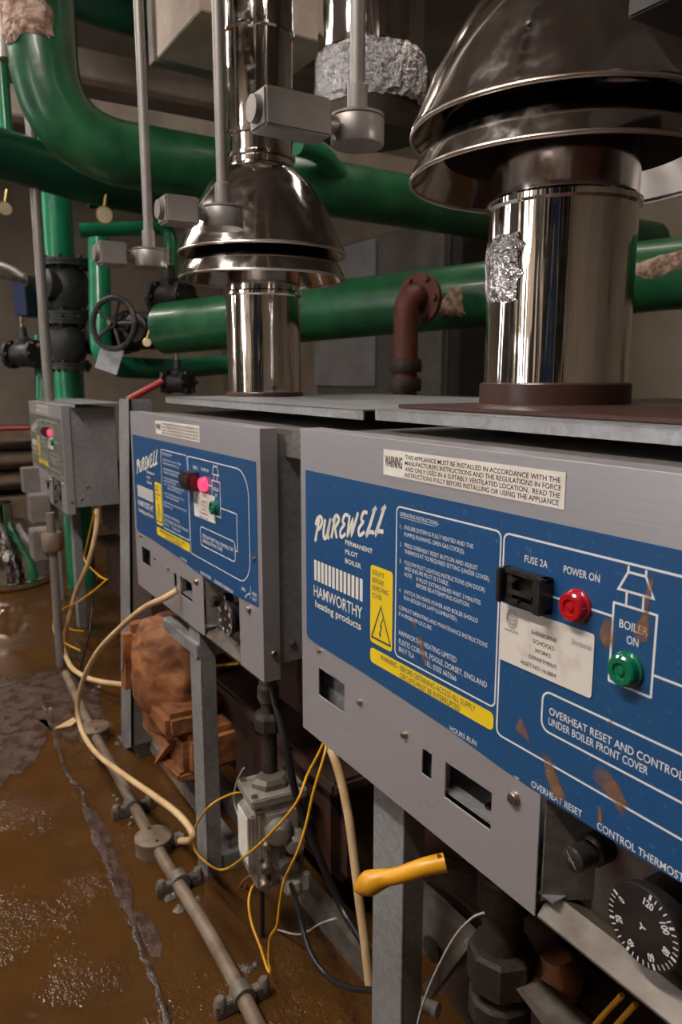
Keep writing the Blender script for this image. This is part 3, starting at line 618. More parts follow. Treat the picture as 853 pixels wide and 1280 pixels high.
bm = BM(); prism(bm, [Vector(p)-o_ for p in ((-1.7185,0.045,0.9033),(-1.6239,0.045,0.9038),(-1.752,0.045,0.0442),(-1.8733,0.045,-0.0234))], (0, .003, 0)); prism(bm, [Vector(p)-o_ for p in ((-1.6422,0.045,0.9034),(-1.6239,0.045,0.9038),(-1.752,0.045,0.0442),(-1.7754,0.045,0.0294))], (0, .045, 0)); part('leg', bm, GALF, b2)
leg(b3, -2.92, .05, .16, .03, -.02, .52)
leg(b3, -3.35, .05, .16, .03, -.02, .82)
# floor rails of the frames
bm = BM(); box(bm, .297+.0, .347, .03, .50, -.02, .035, .002); part('floor_rail', bm, GALF, b2)
bm = BM(); box(bm, -.245, -.19, .03, .45, -.02, .035, .002); part('floor_rail', bm, GALF, b2)
bm = BM(); box(bm, -.22, .33, .060, .082, .010, .045, .002); part('floor_rail', bm, ALU, b2)
bm = BM(); box(bm, -.24, .80, .125, .15, -.02, .050, .002); part('floor_rail', bm, ALUD, b2)
bm = BM(); box(bm, .11, .17, .03, .5, -.02, .035, .002); part('floor_rail', bm, GALF, b1)
bm = BM(); box(bm, -.215, -.205, .145, .150, -.02, .26, .001); part('stay', bm, GALF, b2)
for u in (.26,):
    bm = BM(); box(bm, u-.12, u+.06, .0, .012, 0, .05, .002); 

def lump(o, st=.014, cut=3):
    me = o.data; b_ = bmesh.new(); b_.from_mesh(me); bmesh.ops.triangulate(b_, faces=b_.faces)
    for k in range(5):
        e = [q for q in b_.edges if q.calc_length() > .02]
        if not e: break
        bmesh.ops.subdivide_edges(b_, edges=e, cuts=1)
    bmesh.ops.remove_doubles(b_, verts=b_.verts, dist=.0005); b_.to_mesh(me); b_.free()
    tx = bpy.data.textures.new('lumps', 'CLOUDS'); tx.noise_scale = .045; dm = o.modifiers.new('d', 'DISPLACE'); dm.texture = tx; dm.strength = st; dm.mid_level = .5
    me.polygons.foreach_set('use_smooth', [True]*len(me.polygons)); return o
# rusty cast heat exchanger of each boiler
def casting(B, ox, oy, front=True):
    ox -= B.location.x; oy -= B.location.y
    bm = BM(); box(bm, ox-.30, ox+.26, oy+.10, oy+.42, .10, .30, .02); box(bm, ox-.30, ox+.26, oy+.09, oy+.42, .36, .54, .02); box(bm, ox-.34, ox+.30, oy+.07, oy+.44, .30, .325, .006); box(bm, ox-.28, ox+.24, oy+.12, oy+.42, .5, .62, .01)
    part('heat_exchanger', bm, CASTD, B, 40)
casting(b1, -.42, .06); casting(b2, -1.22, .06); casting(b3, -2.68, .20)
ox, oy = b2.location.x, b2.location.y
random.seed(4)
c0 = Vector((-1.5427,0.115,0.3157)); 
bm = BM(); lathe(bm, [(.02, .11), (.085, .108), (.10, .095), (.112, .075), (.120, .05), (.122, -.01), (.118, -.075), (.10, -.085), (.02, -.09)], (c0.x-ox, c0.y-oy, c0.z), (0, 0, 1), 14, .035)
d = part('burner_casting', bm, CAST, b2, 30); sm = d.modifiers.new('s', 'SUBSURF'); sm.levels = sm.render_levels = 3
tx = bpy.data.textures.new('lumps', 'CLOUDS'); tx.noise_scale = .05; dm = d.modifiers.new('d', 'DISPLACE'); dm.texture = tx; dm.strength = .022; dm.mid_level = .5
bm = BM(); box(bm, c0.x-ox-.125, c0.x-ox-.06, c0.y-oy-.115, c0.y-oy+.0, c0.z-.085, c0.z+.085, .02, None); box(bm, c0.x-ox+.02, c0.x-ox+.16, c0.y-oy-.10, c0.y-oy-.0, c0.z-.095, c0.z-.04, .012)
d = lump(part('burner_flange', bm, CAST, b2, 60))
bm = BM(); Mx = Matrix.Translation((c0.x-ox+.01, c0.y-oy+.0, c0.z-.175)) @ Matrix.Rotation(.05, 4, 'Z')
box(bm, -.11, .16, -.075, .09, -.005, .085, .014, Mx); box(bm, .03, .15, -.09, -.045, -.018, .008, .006, Mx); prism(bm, [(c0.x-ox+.05, c0.y-oy-.070, c0.z-.165), (c0.x-ox+.11, c0.y-oy-.070, c0.z-.115), (c0.x-ox+.12, c0.y-oy-.070, c0.z-.120), (c0.x-ox+.07, c0.y-oy-.085, c0.z-.180)], (0, -.015, 0))
lump(part('lower_casting', bm, CAST, b2, 60))
bm = BM(); Mx = Matrix.Translation(Vector((-1.3947,0.05,0.4555))-b2.location)
box(bm, -.03, .16, -.02, .05, -.008, .018, .002, Mx); box(bm, -.02, .1, .03, .036, .0, .06, .001, Mx)
part('burner_bracket', bm, GAL, b2)

# ------------------------------------------------------------------ flues
def flue(x, y, z, r, rim, rn, dz, label, top, n=72):
    F = thing('flue', label, 'flue', (x, y, z), 0, 'boiler flues with draught hoods')
    bm = BM(); lathe(bm, [(r*1.045, 0), (r*1.045, .034), (r*.99, .036)], n=n); part('base_collar', bm, BROWNCOL, F, 30)
    bm = BM(); lathe(bm, [(r*.985, .03), (r*.985, .236+dz), (r*1.03, .239+dz), (r*1.03, .245+dz), (r*1.0, .248+dz)], n=n, cap=False); part('flue_pipe', bm, CHROME, F, 30)
    bm = BM(); lathe(bm, [(r*.98, .246+dz), (r*.98, .325+dz), (r*1.02, .327+dz), (r*1.02, .333+dz), (r*.97, .335+dz)], n=n, cap=False); part('throat_pipe', bm, CHROME2, F, 30)
    h = .272+dz
    bm = BM(); lathe(bm, [(rim*.985, h+.002), (rim, h), (rim*1.01, h+.003), (rim, h+.007), (rim*.95, h+.025), (rim*.87, h+.050), (rim*.80, h+.062), (rim*.80, h+.110), (rim*.62, h+.112)], n=n, cap=False); k = part('lower_skirt', bm, CHROME2, F, 30)
    md = k.modifiers.new('t', 'SOLIDIFY'); md.thickness = .001
    bm = BM(); lathe(bm, [(rim*.785, h+.030), (rim*.785, h+.108)], n=n, cap=False); part('throat', bm, THROAT, F, 30)
    g = h+.050
    bm = BM(); lathe(bm, [(rim*.985, g+.002), (rim*1.0, g), (rim*1.012, g+.004), (rim*1.0, g+.009), (rim*.965, g+.022), (rim*.87, g+.062), (rim*.75, g+.100), (rim*.63, g+.135), (rn*1.12, g+.166), (rn*1.0, g+.174)], n=n, cap=False); k = part('hood', bm, CHROME2, F, 25)
    md = k.modifiers.new('t', 'SOLIDIFY'); md.thickness = .001
    q = g+.172
    bm = BM(); lathe(bm, [(rn*.98, q-.01), (rn*.98, q+.012), (rn*1.08, q+.015), (rn*1.08, q+.021), (rn*.98, q+.024), (rn*.98, q+.054), (rn*1.08, q+.057), (rn*1.08, q+.063), (rn*.98, q+.066)], n=n, cap=False); part('neck_band', bm, CHROME, F, 30)
    bm = BM(); lathe(bm, [(rn*1.02, q+.06), (rn*1.02, q+.245), (rn*1.08, q+.248), (rn*1.08, q+.253), (rn*1.04, q+.255), (rn*1.04, top-z)], n=n, cap=False); part('upper_pipe', bm, CHROME, F, 30)
    for hh in (h+.001, g+.001):
        bm = BM(); lathe(bm, [(rim*1.0+.0022*cos(t*pi/4), hh+.0030*sin(t*pi/4)) for t in range(9)], n=n, cap=False); part('rolled_rim', bm, RIM, F, 60)
    for a in (3.6, 5.2):
        bm = BM(); rr = rim*.87+.001; lathe(bm, [(.003, 0), (.002, .002)], (rr*cos(a), rr*sin(a), g+.062), (cos(a), sin(a), .3), 8); part('rivet', bm, THROAT, F)
    return F
fA = flue(-.667, .300, .908, .0875, .182, .070, .0, 'large polished flue with double hood on the nearest boiler', 3.0)
fB = flue(-1.493, .300, .884, .0800, .174, .067, -.004, 'polished flue with double hood on the second boiler', 3.0)

def cyl_patch(name, c, axis, r, poly, m, parent=None, ref=None, seed=1, th=.002):
    # poly: (s along axis, angle) fan around its centre, wrapped on a cylinder
    random.seed(seed); ax = Vector(axis).normalized(); x = Vector(ref); x = (x-ax*x.dot(ax)).normalized(); y = ax.cross(x); bm = BM()
    P = [p.to_2d() for p in smoothpath([(*p, 0) for p in poly]+[(*poly[0], 0)], 4)[:-1]]; ce = sum(P, Vector((0, 0)))/len(P)
    P = [ce+(p-ce)*(1+random.uniform(-.15, .15)) for p in P]
    def pt(s, a, rr): return Vector(c)+ax*s+(x*cos(a)+y*sin(a))*rr
    rings = []
    for k in (1.0, .75, .5, .25):
        rings.append([bm.verts.new(pt(*(ce+(p-ce)*k), r+(th if k < 1 else -.001)+random.uniform(0, th*.6))) for p in P])
    n = len(P)
    for A, B in zip(rings, rings[1:]):
        for i in range(n): bm.faces.new((A[i], A[(i+1) % n], B[(i+1) % n], B[i]))
    bm.faces.new(rings[-1]); return part(name, bm, m, parent)
# foil patch on the near flue
o = cyl_patch('foil_patch', (0, 0, .165), (0, 0, 1), .0875, ((-.034, -.40), (-.034, .40), (.004, .44), (.036, .36), (.036, -.42), (0, -.44)), FOIL, fA, (-.22, -1, 0), 3, .002)
o['label'] = 'crinkled silver foil patch'
# third flue hanging behind with foil tape
fc = Vector((-1.8237,0.7917,1.8169))
F = thing('flue', 'suspended flue end bound with crinkled foil, above the green pipe', 'flue', (fc.x, fc.y, 1.66), 0, 'boiler flues with draught hoods')
bm = BM(); lathe(bm, [(.142, .13), (.142, 1.3)], n=56, cap=False); part('upper_pipe', bm, CHROME, F, 30)
bm = BM(); random.seed(2)
rings = []
for k, (r, h) in enumerate(((.140, .0), (.148, .012), (.150, .045), (.150, .08), (.148, .115), (.144, .13))):
    rings.append([bm.verts.new(((r+random.uniform(-.006, .004))*cos(2*pi*i/72), (r+random.uniform(-.006, .004))*sin(2*pi*i/72), h+random.uniform(-.004, .004))) for i in range(72)])
for A, B in zip(rings, rings[1:]):
    for i in range(72): bm.faces.new((A[i], A[(i+1) % 72], B[(i+1) % 72], B[i]))
part('foil_band', bm, FOIL, F)
bm = BM(); lathe(bm, [(.128, -.07), (.135, -.05), (.135, .06)], n=40); part('lower_sleeve', bm, THROAT, F, 30)
bm = BM(); lathe(bm, [(.1425, .30), (.146, .302), (.146, .315), (.1425, .317)], n=56, cap=False); box(bm, -.01, .05, -.172, -.143, .295, .325, .003); cyl(bm, (-.05, -.165, .29), (.06, -.16, .33), .006, 8); part('clamp_band', bm, SCREW, F, 40)

# ------------------------------------------------------------------ pipes
def pipe(name, pts, r, m, label, cat='pipe', R=.25, n=32, group='green heating pipes', seg=10):
    bm = BM(); sweep(bm, bendpath(pts, R, seg), r, n); o = part('run', bm, m, None, 50)
    o.name = name; return tag(o, label, cat, group)
def flange(bm, c, ax, r, th=.03, bolts=6):
    c = Vector(c); x, y, a = frame(ax); lathe(bm, [(r, -th), (r, -.002), (r*.98, 0), (r*.98, 0), (r, .002), (r, th)], c, a, 24)
    for k in range(bolts):
        p = c+(x*cos(2*pi*k/bolts)+y*sin(2*pi*k/bolts))*r*.82; lathe(bm, [(.009, -th-.012), (.009, th+.012)], p, a, 6)
p1 = pipe('lagged_pipe', [(-2.56, .10, 3.0), (-2.56, .10, 1.66), (-2.56, 3.0, 1.62)], .099, GREEN, 'thick green lagged pipe bending from the ceiling towards the back wall', R=.24)
o = cyl_patch('torn_patch', (-2.56, .10, 1.97), (0, 0, 1), .099, ((-.035, -1.0), (-.06, -.2), (-.045, .6), (-.05, 1.1), (.05, 1.0), (.07, .3), (.06, -.9)), PLASTER, p1, (.55, -.8, 0), 5, .010); o['label'] = 'pinkish torn insulation'
A2 = Vector((-2.38,0.95,1.179)); B2 = Vector((-1.4339,1.52,1.2369)); d2 = (B2-A2).normalized(); s2 = A2-d2*.35; 
p2 = pipe('lagged_pipe', [A2-d2*.71, B2+d2*1.6], .100, GREEN, 'thick green lagged pipe running along behind both flues')
tocam = Vector((0, -.42, .95))
Pm = Vector((-1.3775,1.42,1.2808))
def on_pipe(P): P = Vector(P); return A2+d2*(P-A2).dot(d2)
for k, (P, poly) in enumerate((((-1.3499,1.42,1.2771), ((-.11, .15), (-.03, -.15), (.09, -.36), (.16, -.1), (.13, .15), (.04, .25), (-.03, .45))), ((-1.8883,1.15,1.1332), ((-.05, .25), (-.015, -.35), (.03, -.5), (.04, 0), (.035, .45), (-.02, .4))))):
    c = on_pipe(P); o = cyl_patch('torn_patch', c, d2, .100, poly, PLASTER, p2, (tocam-c)+Vector((0, 0, .85 if k == 0 else -.45)), 11+k, .002); o['label'] = 'bare plaster where the paint has torn away'
c = on_pipe((-2.4382,0.95,1.1691))
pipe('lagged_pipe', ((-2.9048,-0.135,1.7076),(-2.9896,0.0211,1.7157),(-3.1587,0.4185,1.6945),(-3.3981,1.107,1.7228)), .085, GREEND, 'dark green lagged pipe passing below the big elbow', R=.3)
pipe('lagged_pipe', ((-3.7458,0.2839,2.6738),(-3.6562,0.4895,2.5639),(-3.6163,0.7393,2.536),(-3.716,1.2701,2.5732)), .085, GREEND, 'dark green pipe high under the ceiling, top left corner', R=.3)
pipe('thin_pipe', ((-3.3294,0.3453,2.5733),(-3.2592,0.3022,2.1154)), .035, GREEN2, 'bright green upright pipe beside the elbow at the top left')
pipe('thin_pipe', ((-3.1065,0.0663,1.72),(-3.1065,0.0663,3.0)), .022, GREEN2, 'bright green narrow upright pipe at the left edge')
pipe('upright_pipe', ((-3.6281,0.3276,1.25),(-3.6281,0.3276,3.0)), .068, GREEN2, 'bright green upright pipe above the valves, left of the hanging boxes')
pipe('upright_pipe', ((-3.4878,0.3078,-0.02),(-3.4878,0.3078,1.02)), .063, GREEN2, 'green upright pipe dropping behind the far boiler')
pipe('thin_pipe', ((-3.7939,0.2607,1.1407),(-3.7089,0.2218,0.6249)), .034, GREEN2, 'narrow green upright pipe left of the flanged valve')
pipe('hooked_pipe', ((-3.1893,0.3961,1.4924),(-3.1094,0.3547,0.9935),(-3.2139,0.6669,0.9834),(-3.383,1.0819,1.0135)), .043, GREEN2, 'green pipe bending at a right angle below the handwheel', R=.12)
pipe('thin_pipe', ((-3.4511,0.3843,1.569),(-3.3508,0.7538,1.6022),(-3.3157,0.7322,1.373)), .030, GREEN2, 'narrow green pipe turning down beside the third hanging box', R=.08)
pipe('thin_pipe', ((-2.3626,0.8506,1.7178),(-2.4093,0.97,1.7211),(-2.56,1.1971,1.6526)), .035, GREEN2, 'short bright green pipe above the big pipe, behind the nearest conduit box')
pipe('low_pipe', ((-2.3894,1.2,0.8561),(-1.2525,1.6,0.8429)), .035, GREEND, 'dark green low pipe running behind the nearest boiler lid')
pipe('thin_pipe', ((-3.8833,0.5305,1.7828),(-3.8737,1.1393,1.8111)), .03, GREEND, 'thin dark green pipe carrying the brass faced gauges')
bm = BM(); c = Vector((-3.0231,0.3686,1.0202)); box(bm, -.045, .045, -.004, .004, -.05, .05, .001, Matrix.Translation(c) @ Matrix.Rotation(radians(58), 4, 'Z') @ Matrix.Rotation(.35, 4, 'Y')); tag(part('pipe_tag', bm, GAL), 'small pale tape tag on the hooked green pipe', 'tag')
# rust pipe with elbow and flange rising from the boiler to the lagged pipe
rp = Vector((-1.8226,0.92,1.0006))
R_ = thing('rust_pipe', 'red rusty pipe with elbow and flange joining the lagged pipe', 'pipe', (rp.x, rp.y, 0))
bm = BM(); zt_ = (-1.8349,0.92,1.1753)[2]
fl = Vector((-1.8471,1.0,1.1735))-Vector((rp.x, rp.y, 0))
sweep(bm, bendpath([(0, 0, 0), (0, 0, zt_), (fl.x, fl.y, zt_+.01)], .05, 8), .036, 24); part('elbow_run', bm, RUSTPIPE, R_, 50)
for h in (.91, .965):
    bm = BM(); lathe(bm, [(.047, 0), (.049, .01), (.049, .03), (.043, .04)], (0, 0, h), n=20); part('coupling', bm, BLACKPIPE, R_, 40)
bm = BM(); ax = Vector((fl.x, fl.y, 0)); flange(bm, (fl.x*.8, fl.y*.8, zt_+.005), ax, .075, .008); part('flange', bm, RUSTPIPE, R_, 40)

# valves on the left
def gate_valve(c, ax, stem, s, label, wheel=True, m=VALVEBLK):
    c = Vector(c); V = thing('gate_valve', label, 'valve', c, 0, 'black iron valves'); x, y, a = frame(ax); st = Vector(stem).normalized()
    bm = BM(); flange(bm, a*(-.09*s), a, .085*s, .012*s); flange(bm, a*(.09*s), a, .085*s, .012*s); lathe(bm, [(.05*s, -.09*s), (.075*s, -.03*s), (.075*s, .03*s), (.05*s, .09*s)], (0, 0, 0), a, 20)
    lathe(bm, [(.055*s, 0), (.055*s, .09*s), (.03*s, .10*s), (.022*s, .16*s)], (0, 0, 0), st, 16); part('body', bm, m, V, 40)
    bm = BM(); cyl(bm, st*.15*s, st*.25*s, .010*s, 10); part('stem', bm, SCREW, V, 40)
    if wheel:
        hx, hy, ha = frame(st); bm = BM(); ring = [st*.22*s+(hx*cos(k*pi/16)+hy*sin(k*pi/16))*.095*s for k in range(33)]; sweep(bm, ring, .011*s, 8)
        for k in range(5): q = (hx*cos(k*2*pi/5)+hy*sin(k*2*pi/5)); cyl(bm, st*.22*s, st*.22*s+q*.095*s, .007*s, 6)
        lathe(bm, [(.02*s, .205*s), (.02*s, .235*s)], (0, 0, 0), st, 12); part('handwheel', bm, m, V, 40)
    return V
vx = Vector((d2.x, d2.y, 0))
gate_valve(A2-d2*.80, vx, (.62, -.78, .06), 1.0, 'black gate valve with round handwheel left of the second flue')
gate_valve(A2-d2*1.02, vx, (-.2, -.9, .15), .95, 'black valve between the rust spool and the handwheel', False)
gate_valve((-3.3322,0.294,1.3082), (0, 0, 1), (.3, -.95, .1), 1.15, 'large black valve on the upright pipe behind the conduit', False)
gate_valve((-3.2964,0.276,1.0863), (0, 0, 1), (-.9, -.3, 0), 1.0, 'black flanged valve below the rust spool', False)
gate_valve((-3.7147,0.1653,1.053), (-.8, -.6, 0), (0, 0, 1), .75, 'black blank flange valve at the far left', False)
gate_valve((-3.1037,0.6556,1.2756), (.85, .5, 0), (0, 0, 1), .8, 'black valve under the narrow pipe beside the second flue', False)
gate_valve((-2.9388,0.6114,0.9303), (.85, .5, 0), (0, 0, 1), .55, 'low black valve beneath the hooked green pipe', False)
bm = BM(); cyl(bm, A2-d2*1.11, A2-d2*1.32, .050, 24); tag(part('rust_spool', bm, RUSTPIPE, None, 40), 'short brown rusty pipe spool between two black valves', 'pipe')
cable('valve_lever', ((-2.7289,0.3497,0.8698),(-2.7061,0.3967,0.8982),(-2.673,0.4644,0.938)), .013, flat('red_lever', (.35, .02, .015), .4), 'red valve lever low behind the second boiler', 'lever')
cable('red_pipe', ((-4.51,-0.0972,0.6711),(-4.3772,0.1224,0.6795),(-4.2929,0.2614,0.6838)), .012, flat('red_paint', (.22, .01, .01), .5), 'thin red pipe along the far left wall', 'pipe')
cable('grey_pipe', ((-3.6644,-0.0068,1.4444),(-3.5877,0.1068,1.4107),(-3.5353,0.175,1.3602)), .018, CONDUIT, 'thin grey brown pipe slanting at the far left above the blue box', 'pipe')
for i, (a, lab) in enumerate((((-3.0862,0.3963,1.569), 'round cream gauge hanging under the green pipe above the second box'), ((-3.2909,0.0707,1.5934), 'round cream gauge at the left edge below the dark pipe'), ((-2.8048,0.4531,1.0781), 'small round brass gauge on the handwheel valve'))):
    G = thing('pressure_gauge', lab, 'gauge', a, 0, 'round pressure gauges'); ax = (Vector((0, -.42, .95))-Vector(a)).normalized(); s = (1, .8, .5)[i]
    bm = BM(); lathe(bm, [(.031*s, -.03), (.034*s, -.005), (.034*s, .004), (.030*s, .005)], (0, 0, 0), ax, 24); part('case', bm, BRASS, G, 40)
    bm = BM(); lathe(bm, [(.029*s, .004), (.029*s, .0062)], (0, 0, 0), ax, 24); part('face', bm, GAUGE, G)
    bm = BM(); cyl(bm, (0, 0, .03*s), (0, .01, .09*s), .008*s, 8); part('stem', bm, BRASS, G)
# blue box with yellow edge
c = Vector((-3.6333,0.19,1.3035))
t = thing('controller_box', 'navy blue box with yellow edges behind the far conduit', 'box', c, radians(-40))
bm = BM(); box(bm, -.045, .075, -.03, .03, -.09, .085, .003); part('body', bm, BLUEBOX, t)
bm = BM(); box(bm, -.062, -.045, -.035, .03, -.09, .09, .002); box(bm, -.05, .075, -.034, .03, .078, .09, .002); part('edge_strip', bm, YELLOW, t)

# ------------------------------------------------------------------ hanging conduits with boxes
def hanging(c, s, rc, label, zt=3.0, bw=.044, bl=.078):
    c = Vector(c); H = thing('hanging_switch_box', label, 'electrical box', c, 0, 'switch boxes hanging on conduits over the boilers')
    bm = BM(); cyl(bm, (0, 0, .015), (0, 0, zt-c.z), rc, 16); part('conduit', bm, CONDUIT, H, 40)
    bm = BM(); lathe(bm, [(rc*1.35, .012), (rc*1.35, .05), (rc*1.1, .052)], n=16); lathe(bm, [(.033*s, -.020*s), (.034*s, -.018*s), (.034*s, .010*s), (.032*s, .013*s), (.034*s, .013*s), (.034*s, .016*s), (.02*s, .018*s)], n=32); cyl(bm, (0, -.02*s, 0), (0, -.052*s, 0), .011*s, 14); part('junction_cup', bm, CONDUIT, H, 40)
    bm = BM(); box(bm, -bw/2*s, bw/2*s, -.05*s-bl*s, -.05*s, -.022*s, .022*s, .003*s); part('box_body', bm, BOXGREY, H)
    bm = BM(); lathe(bm, [(.016*s, 0), (.015*s, .008*s)], (0, -.05*s-bl*s, 0), (0, -1, 0), 20); part('gland', bm, CONDUIT, H, 40)
    return H
hanging((-0.8597,0.1312,1.2598), 1.0, .0098, 'nearest grey hanging switch box, between the two hooded flues', bl=.090)
hanging((-1.197,0.0878,1.2078), .95, .0092, 'middle grey hanging switch box, in front of the second flue hood', bl=.058)
hanging((-1.5365,0.071,1.1865), 1.0, .0096, 'farthest grey hanging switch box, left of the second flue', bl=.052)
c = Vector((-3.0404,0.1375,1.4472)); bm = BM(); cyl(bm, (c.x, c.y, .80), (c.x, c.y, 3.0), .019, 14); tag(part('upright_conduit', bm, CONDUIT, None, 40), 'long grey upright conduit at the far left', 'conduit')
bm = BM(); cyl(bm, (-2.717,0.0289,2.1406), (-2.6791,0.0115,1.9106), .02, 14); tag(part('upright_conduit', bm, CONDUIT, None, 40), 'short pale conduit in the top left corner', 'conduit')
c = Vector((-0.4376,0.1775,1.2579)); bm = BM(); box(bm, c.x-.036, c.x+.07, c.y-.02, c.y+.10, c.z-.006, c.z+.12, .002); t = tag(part('dark_box', bm, DARKSTEEL), 'dark metal box in the top right corner', 'electrical box')
# boxes and conduit at the far boiler
t = thing('floor_conduit_riser', 'grey upright conduit with round fitting under the far boiler', 'conduit', (-2.5154,0.02,0.0))
bm = BM(); cyl(bm, (0, 0, -.01), (0, 0, .52), .014, 16); part('tube', bm, CONDUIT, t, 40)
hz = (-2.2905,0.0,0.4258)[2]
bm = BM(); lathe(bm, [(.03, -.03), (.034, -.02), (.034, .02), (.03, .03)], (0, 0, hz), (0, 0, 1), 20); part('round_fitting', bm, CONDUITF, t, 40)
for i, (a, b_, h, w_) in enumerate(((54, 680, .10, .075), (48, 633, .10, .09), (40, 598, .10, .08))):
    c = Vector(((-2.5626,0.0,0.4104), (-2.819,0.04,0.4889), (-3.2026,0.08,0.5428))[i]); bm = BM(); box(bm, c.x-.055, c.x+.035, c.y-.035, c.y+.03, c.z-.05, c.z+.05, .004)
    tag(part('socket_box', bm, BOXGREY), ('lowest pale grey box beside the conduit riser', 'middle pale grey box under the far boiler', 'highest pale grey box at the left edge of the far boiler')[i], 'electrical box', 'grey boxes at the far boiler')
# spare hood on the floor at the left
hc = Vector((-3.7742,0.0025,0.0149))
t = thing('spare_hood', 'shiny flue hood standing on a brown pot at the far left', 'flue hood', (hc.x, hc.y, 0))
z0 = hc.z
bm = BM(); lathe(bm, [(.19, z0+.0), (.215, z0-.025), (.235, z0-.01), (.236, z0+.01), (.232, z0+.022), (.226, z0+.06), (.21, z0+.13), (.12, z0+.27), (.075, z0+.275), (.07, z0+.36)], n=56, cap=False); part('hood', bm, CHROME, t, 30)
bm = BM(); lathe(bm, [(.239, z0+.012), (.244, z0+.018), (.239, z0+.024)], n=56, cap=False); part('rim', bm, CHROME2, t, 30)
bm = BM(); lathe(bm, [(.13, -.02), (.16, max(z0-.02, .02))], n=32); part('pot', bm, TERRA, t, 40)

# ------------------------------------------------------------------ background shell pieces
t = thing('sheet_duct', 'grey sheet metal duct hanging under the ceiling', 'duct', (0, 0, 0))
dk = Vector((-2.6514,0.4726,1.9888))
bm = BM(); box(bm, dk.x, dk.x+.42, dk.y, dk.y+.45, dk.z, 3.0, .003); part('duct_body', bm, BEAM, t)
bm = BM(); box(bm, dk.x-.02, dk.x+.03, dk.y-.012, dk.y+.46, dk.z-.01, 3.0, .002); part('duct_flange', bm, BOXGREY, t)
for i, (a, z, dz, lab) in enumerate((((-4.0105,0.5407,2.4156), 0, .10, 'upper'), ((-3.4796,0.6919,2.033), 0, .085, 'lower'))):
    a = Vector(a); bm = BM(); box(bm, a.x-.05, a.x+.05, a.y-(.3 if i == 0 else .75), 3.0, a.z-.05, a.z+dz-.02, .006); tag(part('cable_trunking', bm, BEAM), 'cream %s trunking running to the back wall beside the big elbow' % lab, 'trunking')
bm = BM(); 
t = thing('control_cabinet', 'grey steel cabinet behind the lagged pipe, between the flues', 'cabinet', ((-2.8899,1.95,1.6243)[0], 1.95, 0))
wc = (-4.1618,1.95,1.7754)[0]-(-2.8899,1.95,1.6243)[0]; zc = (-2.8899,1.95,1.6243)[2]; wm = (-3.4711,1.95,1.7349)[0]-(-2.8899,1.95,1.6243)[0]
bm = BM(); box(bm, wc, 0, 0, .4, -.02, zc+.08, .005); part('body', bm, GALD, t)
bm = BM(); box(bm, wc+.01, wm-.01, -.02, 0, .9, zc+.06, .003); part('door', bm, GAL, t)
bm = BM(); box(bm, wm+.01, -.01, -.02, 0, .15, zc+.06, .003); part('door', bm, GALD, t)
bm = BM(); box(bm, .02, .10, .0, .3, -.02, zc+.10, .005); tag(part('shade_infill', bm, DARKSTEEL, None, False), 'dark upright channel for the shaded gap beside the grey cabinet', 'infill'); bpy.data.objects[-1] if False else None  # solid dark strip put in for the shade of an open gap
ch = bpy.data.objects['shade_infill']; ch.location = (t.location.x, 1.95, 0)
# brown sacking bundle and plinth at the far left
random.seed(12); t = thing('sacking_bundle', 'brown sacking bundle heaped on a ledge at the far left', 'bundle', (-5.4279,0.2313,0.3277))
for k in range(3):
    bm = BM(); bmesh.ops.create_icosphere(bm, subdivisions=3, radius=1)
    for v in bm.verts: v.co *= 1+random.uniform(-.04, .04); v.co.x *= .40; v.co.y *= .7; v.co.z *= .085
    part('fold', bm, BUNDLE, t, 60, (0, .0, -.03+k*.13))
bm = BM(); c = t.location; box(bm, -6.9, c.x+.45, -1.2, 2.0, -.02, c.z-.12, .01); tag(part('plinth', bm, BUNDLE), 'low brown masonry plinth at the far end', 'plinth')

# ------------------------------------------------------------------ floor conduit run
FP = ((-0.7218,-0.0436,0.018),(-0.8738,-0.0312,0.018),(-1.0757,-0.0232,0.018),(-1.3103,-0.0249,0.018),(-1.6531,-0.0172,0.018),(-1.9181,-0.0124,0.018),(-2.1821,0.0001,0.018),(-2.3893,0.0107,0.018))
t = thing('floor_conduit', 'muddy steel conduit lying along the wet floor in front of the legs', 'conduit', (-1.4029,-0.017,0.0))
org = Vector(t.location)
bm = BM(); sweep(bm, [p-org for p in smoothpath(FP, 5)], .0125, 14); part('tube', bm, CONDUITF, t, 40)
for nm, p, s in (('junction_box', (-1.376,-0.0247,0.02), 1), ('junction_box', (-1.9325,-0.0088,0.02), 1.05)):
    q = Vector(p)-org; q.z = 0; bm = BM(); lathe(bm, [(.036*s, -.012), (.036*s, .026), (.038*s, .027), (.038*s, .033), (.034*s, .036)], q, n=32); j = part(nm, bm, CONDUITF, t, 40)
    bm = BM()
    for a in (0, pi): lathe(bm, [(.004, .036), (.003, .038)], q+Vector((.025*cos(a), .025*sin(a), 0)), n=8)
    part('lid_screw', bm, BLACKPIPE, j)
for p in ((-0.9291,-0.0284,0.01),(-1.2342,-0.0196,0.01),(-1.5285,-0.0235,0.01)):
    q = Vector(p)-org; bm = BM(); box(bm, -.008, .008, -.045, .045, -.010, .014, .002, Matrix.Translation(q)); lathe(bm, [(.018, -.012), (.018, .012)], q+Vector((0, 0, .010)), (1, -.02, 0), 16)
    for sgn in (-1, 1): lathe(bm, [(.009, 0), (.009, .018), (.006, .022)], q+Vector((0, sgn*.036, .0)), n=10, jit=.1)
    part('saddle', bm, ALUD, t, 40)
q = Vector((-1.3691,0.0301,0.012))-org; jc = Vector((-1.376,-0.0247,0.02))-org; jc.z = .012
bm = BM(); cyl(bm, jc, q+(q-jc)*.1, .010, 12); cyl(bm, q-(q-jc)*.25, q, .0145, 10); part('gland', bm, ALU, t, 40)

